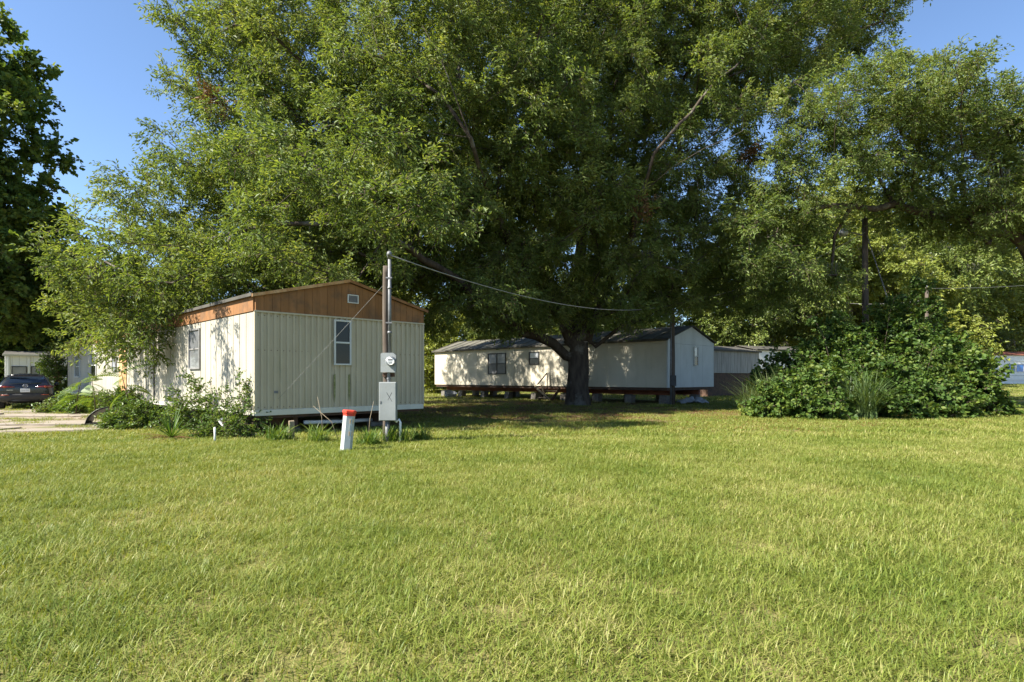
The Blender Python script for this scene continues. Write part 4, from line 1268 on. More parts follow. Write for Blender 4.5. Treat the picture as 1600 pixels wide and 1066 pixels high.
# ------------------------------------------------------------------ parked car
def build_car():
    q = gpt(47, 640)
    root = empty('parked_car', (q.x - 0.12, q.y - 0.1, gz(q.x, q.y) + 0.015), 0, 'black SUV parked on the drive, seen from behind', 'car')
    root.rotation_euler = (0, 0, math.atan2(0.60, 0.80)); root.scale = (1.0,) * 3
    # half sections from floor centre up to roof centre, rear to nose
    S = [
        (0.02, [(0, .46), (.60, .46), (.80, .50), (.86, .62), (.855, .78), (.82, .90), (.74, .98), (.45, 1.01), (0, 1.03)]),
        (0.10, [(0, .32), (.66, .32), (.86, .40), (.90, .62), (.895, .82), (.86, .95), (.77, 1.03), (.50, 1.07), (0, 1.09)]),
        (0.30, [(0, .25), (.70, .25), (.88, .34), (.91, .64), (.905, .86), (.85, 1.02), (.70, 1.25), (.50, 1.33), (0, 1.36)]),
        (0.50, [(0, .24), (.70, .24), (.89, .33), (.91, .66), (.905, .90), (.84, 1.06), (.67, 1.36), (.50, 1.455), (0, 1.48)]),
        (1.00, [(0, .22), (.70, .22), (.89, .32), (.91, .66), (.90, .90), (.84, 1.05), (.66, 1.40), (.50, 1.49), (0, 1.52)]),
        (2.10, [(0, .22), (.70, .22), (.89, .32), (.90, .66), (.89, .88), (.84, 1.01), (.65, 1.41), (.50, 1.50), (0, 1.54)]),
        (2.75, [(0, .22), (.70, .22), (.89, .32), (.90, .66), (.89, .87), (.83, .99), (.66, 1.30), (.50, 1.39), (0, 1.43)]),
        (3.35, [(0, .22), (.70, .22), (.88, .32), (.90, .66), (.88, .85), (.80, .96), (.70, 1.00), (.50, 1.03), (0, 1.05)]),
        (4.00, [(0, .24), (.68, .24), (.84, .34), (.88, .62), (.85, .78), (.76, .88), (.66, .92), (.45, .95), (0, .97)]),
        (4.36, [(0, .32), (.55, .32), (.68, .40), (.72, .58), (.70, .70), (.62, .78), (.55, .81), (.36, .83), (0, .84)]),
    ]
    V, F = [], []
    n = 9
    for y, h in S:
        full = [(x, z) for x, z in h] + [(-x, z) for x, z in h[-2:0:-1]]
        V += [(x, y, z) for x, z in full]
    m = 16
    for i in range(len(S) - 1):
        for k in range(m):
            F.append((i * m + k, i * m + (k + 1) % m, (i + 1) * m + (k + 1) % m, (i + 1) * m + k))
    F.append(tuple(range(m))); F.append(tuple((len(S) - 1) * m + k for k in range(m - 1, -1, -1)))
    body = MB().add(V, F).build('body', M['car_paint'], root, smooth=True)
    md = body.modifiers.new('smooth', 'SUBSURF'); md.levels = md.render_levels = 2

    def patch(name, mat, rows, parent, th=0.012, sub=2):
        """rows of points, left to right, bottom to top"""
        w = len(rows[0])
        vv = [p for r in rows for p in r]
        ff = [(j * w + i, j * w + i + 1, (j + 1) * w + i + 1, (j + 1) * w + i) for j in range(len(rows) - 1) for i in range(w - 1)]
        o = MB().add(vv, ff).build(name, mat, parent, smooth=True)
        s = o.modifiers.new('thickness', 'SOLIDIFY'); s.thickness = th; s.offset = 0
        return o
    rw = []
    for f, (y, z, hw) in enumerate(((0.055, 1.075, 0.70), (0.13, 1.16, 0.675), (0.21, 1.26, 0.635), (0.29, 1.355, 0.575))):
        rw.append([(x * hw, y + 0.05 * x * x * 1.6, z - 0.02 * x * x) for x in (-1, -0.8, -0.5, 0, 0.5, 0.8, 1)])
    patch('rear_window', M['car_glass'], rw, root)
    MB().tube([(-0.60, 0.33, 1.405), (-0.3, 0.25, 1.435), (0, 0.23, 1.445), (0.3, 0.25, 1.435), (0.60, 0.33, 1.405)], [0.02, 0.032, 0.034, 0.032, 0.02], 8).build('spoiler', M['car_paint'], root, smooth=True)
    for s in (-1, 1):
        # side glass
        patch('side_window', M['car_glass'], [[(s * .865, .75, 1.06), (s * .862, 1.6, 1.04), (s * .858, 2.7, 1.015)], [(s * .725, .85, 1.33), (s * .705, 1.6, 1.37), (s * .70, 2.35, 1.36)]], root)
        tl = patch('tail_lamp', M['tail_red'], [[(s * .34, -0.005, .915), (s * .60, .0, .905), (s * .80, .035, .90), (s * .905, .20, .905)], [(s * .36, .005, .955), (s * .60, .01, .975), (s * .79, .045, .985), (s * .885, .20, .985)]], root, 0.03)
        MB().lathe([(0.035, 0), (0.045, -0.012), (0.03, -0.02)], 14, (s * 0.66, -0.005, 0.94), 'Y').build('lamp_lens', M['reflector'], tl)
        patch('reflector', M['reflector'], [[(s * .52, -0.018, .585), (s * .78, .01, .585)], [(s * .52, -0.018, .615), (s * .78, .01, .615)]], root, 0.014)
        MB().tube([(s * .52, 0.25, .30), (s * .52, -0.01, .30)], 0.045, 12, cap=False).build('exhaust_tip', M['chrome'], root, smooth=True)
        # mirrors
        MB().lathe([(0.03, -0.06), (0.09, -0.04), (0.10, 0.03), (0.05, 0.08)], 10, (s * 1.0, 2.75, 1.03), 'Y').build('mirror', M['car_paint'], root, smooth=True)
        for y in (0.80, 3.42):
            t = MB().lathe([(0.20, -0.11), (0.31, -0.11), (0.345, -0.08), (0.345, 0.08), (0.31, 0.11), (0.20, 0.11)], 24, axis='X').build('wheel', M['tyre'], root, (s * 0.80, y, 0.345), smooth=False)
            rm = MB().lathe([(0.04, 0.0), (0.205, 0.0)], 20, axis='X')
            rim = MB()
            for a in range(5):
                t0 = a * 2 * math.pi / 5
                rim.add([(s * 0.10, 0.04 * math.cos(t0 - 0.9), 0.04 * math.sin(t0 - 0.9)), (s * 0.10, 0.04 * math.cos(t0 + 0.9), 0.04 * math.sin(t0 + 0.9)), (s * 0.112, 0.2 * math.cos(t0 + 0.16), 0.2 * math.sin(t0 + 0.16)), (s * 0.112, 0.2 * math.cos(t0 - 0.16), 0.2 * math.sin(t0 - 0.16))], [(0, 1, 2, 3)])
            o = rim.build('rim', M['rim'], t)
            o.modifiers.new('thickness', 'SOLIDIFY').thickness = 0.02
    # lower bumper cladding
    pl = []
    for z, y, hw in ((.30, .10, .72), (.36, .02, .82), (.46, -.035, .88), (.58, -.03, .90), (.66, -.005, .905)):
        pl.append([(x * hw, y + 0.16 * abs(x) ** 4, z) for x in (-1, -0.9, -0.7, -0.35, 0, 0.35, 0.7, 0.9, 1)])
    patch('bumper', M['car_plastic'], pl, root, 0.03)
    patch('diffuser', M['black_plastic'], [[(-.42, .03, .30), (.42, .03, .30)], [(-.46, -.03, .40), (.46, -.03, .40)]], root, 0.02)
    pt = MB().bbox(-0.155, 0.155, -0.045, -0.03, 0.715, 0.865, 0.004).build('number_plate', M['plate'], root)
    for k in range(6):
        MB().bbox(-0.115 + k * 0.04 + (0.012 if k > 2 else 0), -0.115 + k * 0.04 + 0.018 + (0.012 if k > 2 else 0), -0.0475, -0.0455, 0.755, 0.82, 0.001).build('character', M['insulator'], pt)
    em = MB().tube([(0.085 * math.cos(a), -0.02, 0.985 + 0.062 * math.sin(a)) for a in [2 * math.pi * i / 20 for i in range(21)]], 0.008, 6)
    em.tube([(-0.075, -0.02, 1.01), (-0.03, -0.025, 1.0), (0, -0.025, 0.955), (0.03, -0.025, 1.0), (0.075, -0.02, 1.01)], 0.009, 6)
    em.build('emblem', M['chrome'], root, smooth=True)
    MB().bbox(-0.60, -0.40, -0.026, -0.012, 0.80, 0.815, 0.001).build('badge', M['chrome'], root)
    MB().tube([(0.45, 0.9, 1.5), (0.45, 0.72, 1.57)], [0.02, 0.008], 6).build('antenna_fin', M['car_paint'], root)
    return root


build_car()
# ------------------------------------------------------------------ the big oak
def oak(name, label, limbs, ells, root_xy, seed, density, per, rad, trunk_r, dry=0, protos=OAK, bark='bark', sprig=(0.75, 1.25), extra_moss=0, flare=0.4, wind=0.18, cat='tree'):
    r = np.random.default_rng(seed)
    root = empty(name, (root_xy[0], root_xy[1], gz(*root_xy)), 0, label, cat)
    o3 = np.array([root_xy[0], root_xy[1], gz(*root_xy)])
    T = Tree(seed)
    T.limb(limbs[0])
    for lb in limbs[1:]: T.limb(lb)
    A = ellipsoid_attractors(r, ells, density)
    T.attach(A, np.array(limbs[0][-1]), wind)
    T.radii(0.012, 2.3, trunk_r)
    T.build('trunk', M[bark], root, 0.0, flare, o3)
    tips = np.array([T.P[i] for i in T.tips])
    cen = tips.mean(axis=0)
    P, R, S, I = crown_points(r, tips, per, rad, 0.62, len(protos), cen, *sprig)
    scatter('crown', scatter_mesh('crown', P - o3, R, S, I), protos, root)
    if dry:
        k = r.choice(len(tips), dry, replace=False)
        P, R, S, I = crown_points(r, tips[k], 10, rad * 0.6, 0.7, 2, cen)
        scatter('dead_leaves', scatter_mesh('dead_leaves', P - o3, R, S, I), DRY, root)
    if extra_moss:
        low = tips[np.argsort(tips[:, 2])[: len(tips) * 2 // 3]]
        k = r.choice(len(low), extra_moss)
        P = low[k] + r.normal(size=(extra_moss, 3)) * 0.3
        R = np.stack([np.zeros(extra_moss), np.zeros(extra_moss), r.uniform(0, 6.28, extra_moss)], axis=1)
        scatter('hanging_moss', scatter_mesh('hanging_moss', P - o3, R, r.uniform(0.6, 1.4, extra_moss), r.integers(0, 3, extra_moss)), MOSS, root)
    return root, T


def A_(lst): return [tuple(at(*p)) for p in lst]


OX, OY = (903 - 800) / FPX * 28.5, 28.5
limbs = [
    [(OX, OY, -0.3), (OX, OY, 0.3), (OX - 0.02, OY, 0.9), (OX + 0.03, OY, 1.6), (OX + 0.02, OY, 2.3), (OX + 0.05, OY, 2.9)],
    A_([(884, 556, 28.4), (865, 537, 28), (838, 524, 27.5), (790, 500, 25.5), (730, 450, 22.8), (662, 407, 20.3), (600, 372, 18.8), (545, 352, 18.2), (430, 350, 18.6), (300, 380, 18.6)]),
    A_([(895, 535, 28.5), (862, 470, 28), (800, 390, 25.5), (762, 300, 22.0), (735, 215, 19.6), (700, 120, 19.2), (660, 40, 20)]),
    A_([(905, 525, 28.6), (905, 440, 29), (915, 330, 29), (912, 200, 28.5), (905, 100, 28), (950, -20, 28)]),
    A_([(920, 530, 28.7), (947, 460, 28.6), (985, 370, 25.6), (1005, 300, 22.4), (1022, 240, 21.4), (1060, 195, 21.8), (1180, 70, 24.5), (1230, -20, 26)]),
    A_([(1006, 300, 22.3), (1050, 262, 21.4), (1100, 232, 21.6), (1160, 205, 22.5)]),
    A_([(930, 542, 28.7), (990, 490, 29.2), (1080, 440, 30), (1180, 405, 31)]),
    A_([(900, 520, 29), (850, 430, 32), (760, 330, 34), (640, 250, 35)]),
    A_([(735, 215, 19.6), (690, 150, 19.6), (610, 60, 21)]),
    A_([(600, 372, 18.8), (520, 300, 20), (440, 200, 22.8), (400, 100, 23.5)]),
]
E = lambda px, py, Y, rx, ry, rz: (tuple(at(px, py, Y)), (rx, ry, rz))
ells = [
    E(262, 425, 19.3, 3.2, 3.0, 1.8), E(190, 480, 20.0, 1.6, 1.8, 1.2), E(228, 508, 18.6, 1.6, 1.6, 0.8), E(310, 440, 19.0, 2.2, 2.6, 1.2),
    E(370, 300, 21.0, 3.9, 4.0, 2.6), E(245, 315, 21.5, 1.4, 2.0, 1.4), E(445, 150, 23.0, 3.9, 4.5, 3.8), E(390, 40, 24.0, 1.4, 3.0, 2.0),
    E(560, 220, 21.5, 4.6, 4.5, 4.0), E(690, 50, 24.0, 6.0, 5.5, 3.6), E(800, 190, 23.5, 5.0, 4.0, 3.6), E(880, 330, 24.5, 4.6, 3.6, 2.4),
    E(640, 330, 22.0, 3.6, 3.2, 2.0), E(540, 395, 21.5, 3.4, 3.6, 1.4), E(430, 415, 20.5, 2.6, 3.0, 1.2), E(690, 440, 24.5, 3.0, 3.2, 1.5), E(800, 430, 25.5, 3.2, 3.4, 1.4),
    E(1010, 180, 26.0, 5.2, 4.4, 4.0), E(1085, 340, 27.5, 3.6, 3.6, 2.6), E(1110, 60, 28.0, 6.2, 5.5, 4.2), E(990, 430, 27.0, 3.4, 3.6, 1.5), E(1130, 440, 30.0, 4.2, 3.2, 1.5),
    E(195, 525, 18.0, 1.3, 1.2, 0.6), E(218, 540, 17.2, 1.0, 0.9, 0.4), E(165, 535, 19.5, 1.0, 1.0, 0.5), E(255, 478, 17.8, 1.5, 1.3, 0.6), E(150, 500, 20.5, 1.2, 1.2, 0.8), E(240, 400, 14.2, 0.9, 0.9, 0.5), E(470, 418, 15.6, 1.5, 1.2, 0.5), E(330, 440, 17.5, 1.6, 1.4, 0.6), E(420, 425, 16.8, 1.4, 1.2, 0.5), E(430, 270, 14.8, 2.0, 1.5, 1.0), E(520, 300, 15.5, 2.0, 1.5, 0.9), E(600, 290, 17.0, 1.8, 1.5, 0.9), E(560, 335, 13.4, 1.5, 1.0, 0.6), E(470, 345, 13.2, 1.3, 0.9, 0.5), E(645, 325, 14.2, 1.4, 1.0, 0.6), E(745, 455, 21.0, 1.9, 1.4, 0.8), E(800, 485, 23.6, 1.7, 1.3, 0.7), E(520, 270, 13.2, 1.6, 1.0, 0.7), E(610, 240, 14.0, 1.6, 1.2, 0.7), E(560, 425, 17.5, 1.6, 1.4, 0.6),
    E(700, 490, 25.0, 2.2, 2.0, 0.8), E(790, 490, 26.0, 2.2, 2.0, 0.8), E(850, 500, 26.5, 1.6, 1.4, 0.6), E(960, 480, 26.5, 2.4, 2.0, 0.9), E(1040, 470, 27.5, 2.2, 2, 0.8),
    ((-10.0, 35.0, 10.0), (5.0, 4.0, 3.2)), ((-2.5, 38.0, 10.5), (5.0, 4.0, 3.2)), ((6.0, 39.0, 11.0), (5.5, 4.0, 3.5)),
    E(900, 20, 28.0, 6, 6, 4.5), E(700, 260, 33.0, 5.5, 3.5, 2.5), E(950, 300, 34.0, 5.0, 3.5, 2.5), E(520, 330, 28.0, 5.0, 4.0, 3.5), E(1250, 20, 30, 3.5, 4, 3.0), E(860, 480, 31.0, 4.0, 3.0, 1.2), E(1300, 25, 29, 3.6, 4, 2.0),
]
oak('oak_tree', 'huge spreading oak with a thick dark trunk standing before the beige mobile home', limbs, ells, (OX, OY), 21, 2.8, 15, 0.80, 0.50, dry=7, extra_moss=40)

# right-hand oak: trunk beyond the right edge, limbs reaching in
RX, RY = 27.0, 28.2
E0 = E
E = lambda px, py, Y, rx, ry, rz: E0(px, py, Y * 1.08, rx * 1.07, ry * 1.03, rz * 1.07)
A0_ = A_
A_ = lambda l: A0_([(p, q, Y * 1.08) for p, q, Y in l])
limbs = [
    [(RX, RY, -0.2), (RX, RY, 1.0), (RX - 0.1, RY, 2.4), (RX - 0.3, RY - 0.1, 3.8)],
    A_([(1600, 380, 25), (1520, 345, 24.3), (1430, 330, 23.6), (1330, 322, 23), (1250, 330, 22.5)]),
    A_([(1650, 330, 25), (1580, 230, 24), (1480, 170, 23), (1360, 140, 22.6), (1280, 150, 22.5)]),
    A_([(1680, 250, 25.5), (1650, 190, 25), (1610, 150, 24)]),
    [(RX, RY, 4.0), (RX + 3, RY - 1, 7), (RX + 6, RY - 1, 10)],
]
ells = [
    E(1200, 380, 22.5, 2.2, 2.4, 1.9), E(1265, 300, 22.3, 2.6, 2.6, 1.6), E(1290, 190, 22.0, 2.9, 3.0, 1.9), E(1390, 165, 22.3, 2.8, 3.4, 1.8), E(1490, 165, 22.5, 2.6, 3.4, 1.7),
    E(1580, 210, 22.5, 2.8, 3.4, 2.2), E(1420, 240, 22.6, 3.0, 2.8, 1.6), E(1560, 320, 23.0, 3.2, 3.2, 1.6), E(1460, 330, 24.5, 2.8, 2.6, 1.1), E(1700, 260, 24.0, 4.0, 4.5, 3.2), E(1760, 300, 24.0, 4.5, 5, 3.0), E(1240, 430, 23.5, 1.7, 1.8, 1.2),
]
oak('oak_tree', 'oak reaching in from the right edge, its leafy limbs hanging over the thicket', limbs, ells, (RX, RY), 22, 2.7, 16, 0.88, 0.34, dry=2, extra_moss=10)
E, A_ = E0, A0_

# dark broadleaf tree at the left edge
LX, LY = -26.3, 29.0
limbs = [[(LX, LY, -0.2), (LX, LY, 3), (LX + 0.2, LY, 7), (LX - 0.1, LY, 12), (LX, LY, 17), (LX, LY, 20)]]
ells = [((LX + 0.3, LY, 5.5), (3.7, 3.5, 2.6)), ((LX + 0.5, LY, 9.5), (3.6, 3.6, 2.8)), ((LX + 0.2, LY - 0.3, 13.2), (3.6, 3.6, 2.4)), ((LX - 0.3, LY, 16.5), (2.9, 3.0, 2.0)), ((LX - 1.2, LY, 18.9), (2.2, 2.4, 1.4)), ((LX - 3, LY - 1, 12), (4, 4, 5))]
oak('broadleaf_tree', 'tall dark broadleaf tree at the left edge against the blue sky', limbs, ells, (LX, LY), 23, 2.0, 13, 1.0, 0.38, protos=BROAD)


# ------------------------------------------------------------------ background trees, a few shapes copied
def bg_tree_shape(seed, h, spread, low, per, density, protos, rad=1.35):
    r = np.random.default_rng(seed)
    T = Tree(seed)
    T.limb([(0, 0, -0.3), (0.1, 0, h * 0.3), (-0.1, 0.1, h * 0.6), (0.1, 0, h * 0.9)], step=1.4, wob=0.12)
    ells = []
    k = 7
    for i in range(k):
        f = i / (k - 1)
        z = low + (h - low) * (0.08 + 0.86 * f)
        w = spread * (0.55 + 0.6 * math.sin(math.pi * (0.18 + 0.72 * f)))
        a = r.uniform(0, 6.28)
        ells.append(((math.cos(a) * w * 0.35, math.sin(a) * w * 0.35, z), (w * 0.72, w * 0.72, (h - low) / k * 1.0)))
    A = ellipsoid_attractors(r, ells, density)
    T.attach(A, np.array((0, 0, h * 0.3)), 0.2, 1.6)
    T.radii(0.02, 2.3, 0.12 + h * 0.012)
    tips = np.array([T.P[i] for i in T.tips])
    P, R, S, I = crown_points(r, tips, per, rad, 0.65, len(protos), tips.mean(axis=0))
    mb_root = bpy.data.objects.new('tmp', None)
    tr = T.build('trunk', M['bark_grey'], None, 0.03)
    tme = tr.data
    bpy.data.objects.remove(tr)
    n = 70
    k = r.choice(len(tips), n)
    MP = tips[k] + r.normal(size=(n, 3)) * 0.4
    MR = np.stack([np.zeros(n), np.zeros(n), r.uniform(0, 6.28, n)], axis=1)
    mme = scatter_mesh('hanging_moss', MP, MR, r.uniform(0.9, 1.9, n), r.integers(0, 3, n))
    return tme, scatter_mesh('crown', P, R, S, I), protos, mme


SH = [bg_tree_shape(201, 15, 4.8, 2.2, 9, 1.1, FAR), bg_tree_shape(202, 18, 5.2, 3.0, 9, 1.0, FAR), bg_tree_shape(203, 11, 4.2, 1.0, 9, 1.3, FAR), bg_tree_shape(204, 16, 4.6, 3.0, 8, 1.0, FARY), bg_tree_shape(205, 8, 3.6, 0.4, 9, 1.6, FARY)]
# photo column, distance, shape, scale, moss, label
BG = [
    (1205, 64, 0, 1.4, 0, 'green tree behind the white mobile home left of the dark pole'),
    (1262, 70, 3, 1.5, 1, 'yellowish tree with grey moss left of the dark utility pole'),
    (1325, 66, 3, 1.35, 1, 'mossy yellow green tree directly behind the dark utility pole'),
    (1392, 74, 1, 1.45, 1, 'mossy green tree just right of the dark utility pole'),
    (1440, 66, 4, 1.6, 0, 'low bright tree behind the shorter pale pole'),
    (1478, 86, 0, 1.9, 1, 'tall far tree right of the shorter pale pole'),
    (1510, 92, 2, 1.9, 0, 'rounded far tree above the left end of the white home with blue windows'),
    (1560, 98, 1, 1.6, 1, 'tall far tree behind the white home with blue windows'),
    (1610, 94, 3, 1.7, 0, 'yellow green tree at the right edge behind the white home with blue windows'),
    (1660, 100, 0, 1.9, 0, 'far tree beyond the right edge'),
    (1150, 60, 1, 0.95, 0, 'dark green tree behind the grey boarded mobile home'),
    (1095, 56, 2, 1.0, 0, 'bushy tree behind the pale gable end'),
    (1010, 58, 0, 0.9, 0, 'shaded tree behind the roof of the beige mobile home right of the oak trunk'),
    (930, 54, 2, 1.05, 0, 'shaded tree behind the oak trunk and beige roof'),
    (850, 60, 1, 0.9, 0, 'tree behind the beige roof left of the oak trunk'),
    (770, 62, 2, 1.1, 0, 'bushy tree behind the middle of the beige mobile home'),
    (700, 58, 0, 0.85, 0, 'green tree behind the left end of the beige mobile home'),
    (665, 50, 4, 1.0, 0, 'bright low tree in the gap between the two mobile homes'),
    (600, 60, 1, 0.9, 0, 'tree behind the roof of the cream mobile home near the meter post'),
    (520, 62, 0, 0.95, 0, 'tree behind the peak of the cream mobile home'),
    (420, 60, 1, 0.9, 0, 'tree behind the left roof of the cream mobile home'),
    (300, 58, 0, 0.9, 0, 'tree behind the hanging oak leaves at the left'),
]
for px, Y, s, sc, moss, label in BG:
    x = (px - 800) / FPX * Y
    root = empty('background_tree', (x, Y, gz(x, Y)), random.uniform(0, 6.28), label, 'tree', 'background trees')
    root.scale = (sc, sc, sc * random.uniform(0.92, 1.08))
    tme, cme, protos, mme = SH[s]
    link('trunk', tme, root)
    scatter('crown', cme, protos, root)
    if moss: scatter('hanging_moss', mme, MOSS, root)
# dark trees at far left, behind the small white house
SHL = [bg_tree_shape(211, 14, 5.0, 0.8, 10, 1.2, BROAD, 1.1), bg_tree_shape(212, 11, 4.4, 0.6, 10, 1.3, BROAD, 1.1)]
for px, Y, s, sc, label in ((28, 48, 0, 1.0, 'dark tree behind the roof of the small white house'), (92, 50, 1, 1.05, 'dark tree right of the small white house'), (-40, 44, 0, 1.0, 'dark tree left of the small white house'), (150, 54, 0, 0.85, 'dark tree behind the far end of the cream mobile home'), (215, 56, 1, 1.0, 'dark tree behind the hanging leaves of the oak')):
    x = (px - 800) / FPX * Y
    root = empty('dark_tree', (x, Y, gz(x, Y)), random.uniform(0, 6.28), label, 'tree', 'dark trees behind the white house')
    root.scale = (sc,) * 3
    tme, cme, protos, mme = SHL[s]
    link('trunk', tme, root); scatter('crown', cme, protos, root)

# far woods closing the view
r = np.random.default_rng(300)
n = 9000
X = r.uniform(-150, 170, n); Yw = 112 + 18 * r.uniform(size=n) + 6 * np.sin(X * 0.05)
top = 11 + 4 * np.sin(X * 0.11) + 2.5 * np.sin(X * 0.31 + 1) + 2 * np.sin(X * 0.7)
Z = 0.5 + top * r.uniform(0, 1, n) ** 0.8
P = np.stack([X, Yw, Z], axis=1)
R = np.stack([r.normal(size=n) * 0.4, r.normal(size=n) * 0.5, r.uniform(0, 6.28, n)], axis=1)
fw = scatter('far_woods', scatter_mesh('far_woods', P, R, r.uniform(1.6, 3.0, n), r.integers(0, 4, n)), FAR)
tag(fw, 'distant green woods closing the view behind the trees', 'woods', kind='stuff')


# ------------------------------------------------------------------ thicket and shrubs
def mound(name, label, cx, cy, rx, ry, h, n, protos, seed, cat='shrub', group=None, stems=7, smin=0.6, smax=1.3, lump=0.46, stem_r=0.02, open_=0.0):
    r = np.random.default_rng(seed)
    g = gz(cx, cy)
    root = empty(name, (cx, cy, g), 0, label, cat, group)
    d = r.normal(size=(n, 3)); d[:, 2] = np.abs(d[:, 2]) * 0.9; d /= np.linalg.norm(d, axis=1)[:, None]
    lum = np.array([1 + lump * mnoise.noise(Vector(v) * 2.3 + Vector((seed, 0, 0))) + 0.5 * lump * mnoise.noise(Vector(v) * 5.5 + Vector((0, seed, 0))) for v in d])
    q = lum * np.where(r.uniform(size=n) < 0.8, r.uniform(0.86, 1.04, n), r.uniform(0.45, 0.9, n))
    if open_: q = lum * r.uniform(0.35, 1.08, n)
    P = d * q[:, None] * np.array([rx, ry, h]); P[:, 2] = np.maximum(P[:, 2], 0.06)
    od = d + r.normal(size=(n, 3)) * 0.45
    yaw = np.arctan2(od[:, 1], od[:, 0]); pitch = -np.arctan2(od[:, 2], np.linalg.norm(od[:, :2], axis=1)) * 0.75
    R = np.stack([r.normal(size=n) * 0.5, pitch, yaw], axis=1)
    scatter('foliage', scatter_mesh('foliage', P, R, r.uniform(smin, smax, n), r.integers(0, len(protos), n)), protos, root)
    mb = MB()
    for k in range(stems):
        j = r.integers(0, n); e = P[j]
        b = np.array([r.normal() * rx * 0.12, r.normal() * ry * 0.12, -0.08])
        m_ = b * 0.5 + e * 0.5 + np.array([0, 0, 0.18 * h])
        mb.tube([b, m_, e * 0.95], [stem_r, stem_r * 0.7, stem_r * 0.35], 5)
    st_ = mb.build('stems', M['twig'], root, smooth=True)
    st_['kind'] = 'stuff'
    return root


TG = 'vine covered shrubs of the thicket'
mound('vine_shrub', 'sunlit low mound of vines at the front left of the thicket', 10.0, 20.3, 1.65, 1.3, 1.35, 520, VINE, 401, group=TG)
mound('vine_shrub', 'broad vine mound at the front middle of the thicket', 13.4, 20.8, 2.0, 1.6, 1.8, 800, VINE, 402, group=TG)
mound('vine_shrub', 'dark rounded vine mound at the right end of the thicket', 16.3, 22.0, 1.3, 1.5, 2.5, 760, VINE, 403, group=TG)
mound('vine_shrub', 'tall dark vine shrub at the back left of the thicket', 12.9, 23.8, 1.5, 1.5, 3.3, 850, VINE, 404, group=TG)
mound('vine_shrub', 'tallest vine shrub at the back of the thicket below the guy wire', 16.3, 24.6, 1.9, 1.7, 4.25, 1100, VINE, 405, group=TG)
mound('vine_shrub', 'loose leafy shrub in front of the white mobile home, left of the thicket', 11.2, 24.5, 1.1, 1.1, 2.2, 300, VINE, 406, group=TG)
mound('vine_shrub', 'small bright vine shrub topping the right side of the thicket', 17.6, 25.0, 1.3, 1.3, 2.9, 420, VINE, 407, group=TG)

# long vine shoots poking out of the thicket
r_ = random.Random(31)
for k, (x, y, z, dx, dz, label) in enumerate(((11.9, 22.6, 2.9, -0.7, 0.9, 'long vine shoot arching off the back left of the thicket'), (15.3, 24.0, 3.9, 0.3, 0.9, 'upright vine shoot above the tallest part of the thicket'), (17.4, 22.4, 2.0, 0.8, 0.5, 'vine shoot leaning out at the right end of the thicket'), (14.2, 20.2, 1.7, 0.2, 0.8, 'vine shoot sticking up from the front middle mound'), (9.0, 19.9, 0.8, -0.6, 0.4, 'vine shoot creeping out at the left foot of the thicket'))):
    root = empty('vine_shoot', (x, y, 0), 0, label, 'vine', 'vine shoots of the thicket')
    pts = [(-dx * 0.8, 0.2, 0.0), (-dx * 0.4, 0.1, z * 0.7), (0, 0, z), (dx * 0.6, -0.05, z + dz * 0.8), (dx, -0.08, z + dz * 0.85)]
    MB().tube(pts, [0.016, 0.012, 0.009, 0.006, 0.004], 5).build('stem', M['twig'], root, smooth=True)
    n = 9
    P = np.array([[dx * (i / n) + r_.gauss(0, 0.05), r_.gauss(0, 0.06), z + dz * (i / n) ** 0.7 * 0.9 + r_.gauss(0, 0.05)] for i in range(n)])
    R = np.array([[r_.gauss(0, 0.5), r_.gauss(0, 0.4), r_.uniform(0, 6.28)] for i in range(n)])
    scatter('leaves', scatter_mesh('leaves', P, R, [r_.uniform(0.45, 0.75) for i in range(n)], [i % 4 for i in range(n)]), VINE, root)


def blade_clump(name, label, cx, cy, rad, n, protos, seed, smin, smax, cat, group=None, part='blades'):
    r = np.random.default_rng(seed)
    root = empty(name, (cx, cy, gz(cx, cy)), 0, label, cat, group)
    a = r.uniform(0, 6.28, n); q = rad * np.sqrt(r.uniform(0, 1, n))
    P = np.stack([q * np.cos(a), q * np.sin(a), np.zeros(n)], axis=1)
    R = np.stack([r.normal(size=n) * 0.1, r.normal(size=n) * 0.1, r.uniform(0, 6.28, n)], axis=1)
    scatter(part, scatter_mesh(part, P, R, r.uniform(smin, smax, n), r.integers(0, len(protos), n)), protos, root)
    return root


blade_clump('tall_grass', 'tall arching grass clump at the left tip of the thicket', 8.8, 21.3, 0.7, 12, BLADES, 411, 0.8, 1.15, 'tall grass', 'tall grass clumps at the thicket')
blade_clump('tall_grass', 'tall grass clump growing up between the front vine mounds', 11.5, 19.4, 0.45, 9, BLADES, 412, 1.0, 1.45, 'tall grass', 'tall grass clumps at the thicket')
blade_clump('tall_grass', 'tall grass clump behind the sunlit low vine mound', 9.6, 21.6, 0.6, 10, BLADES, 413, 1.0, 1.5, 'tall grass', 'tall grass clumps at the thicket')

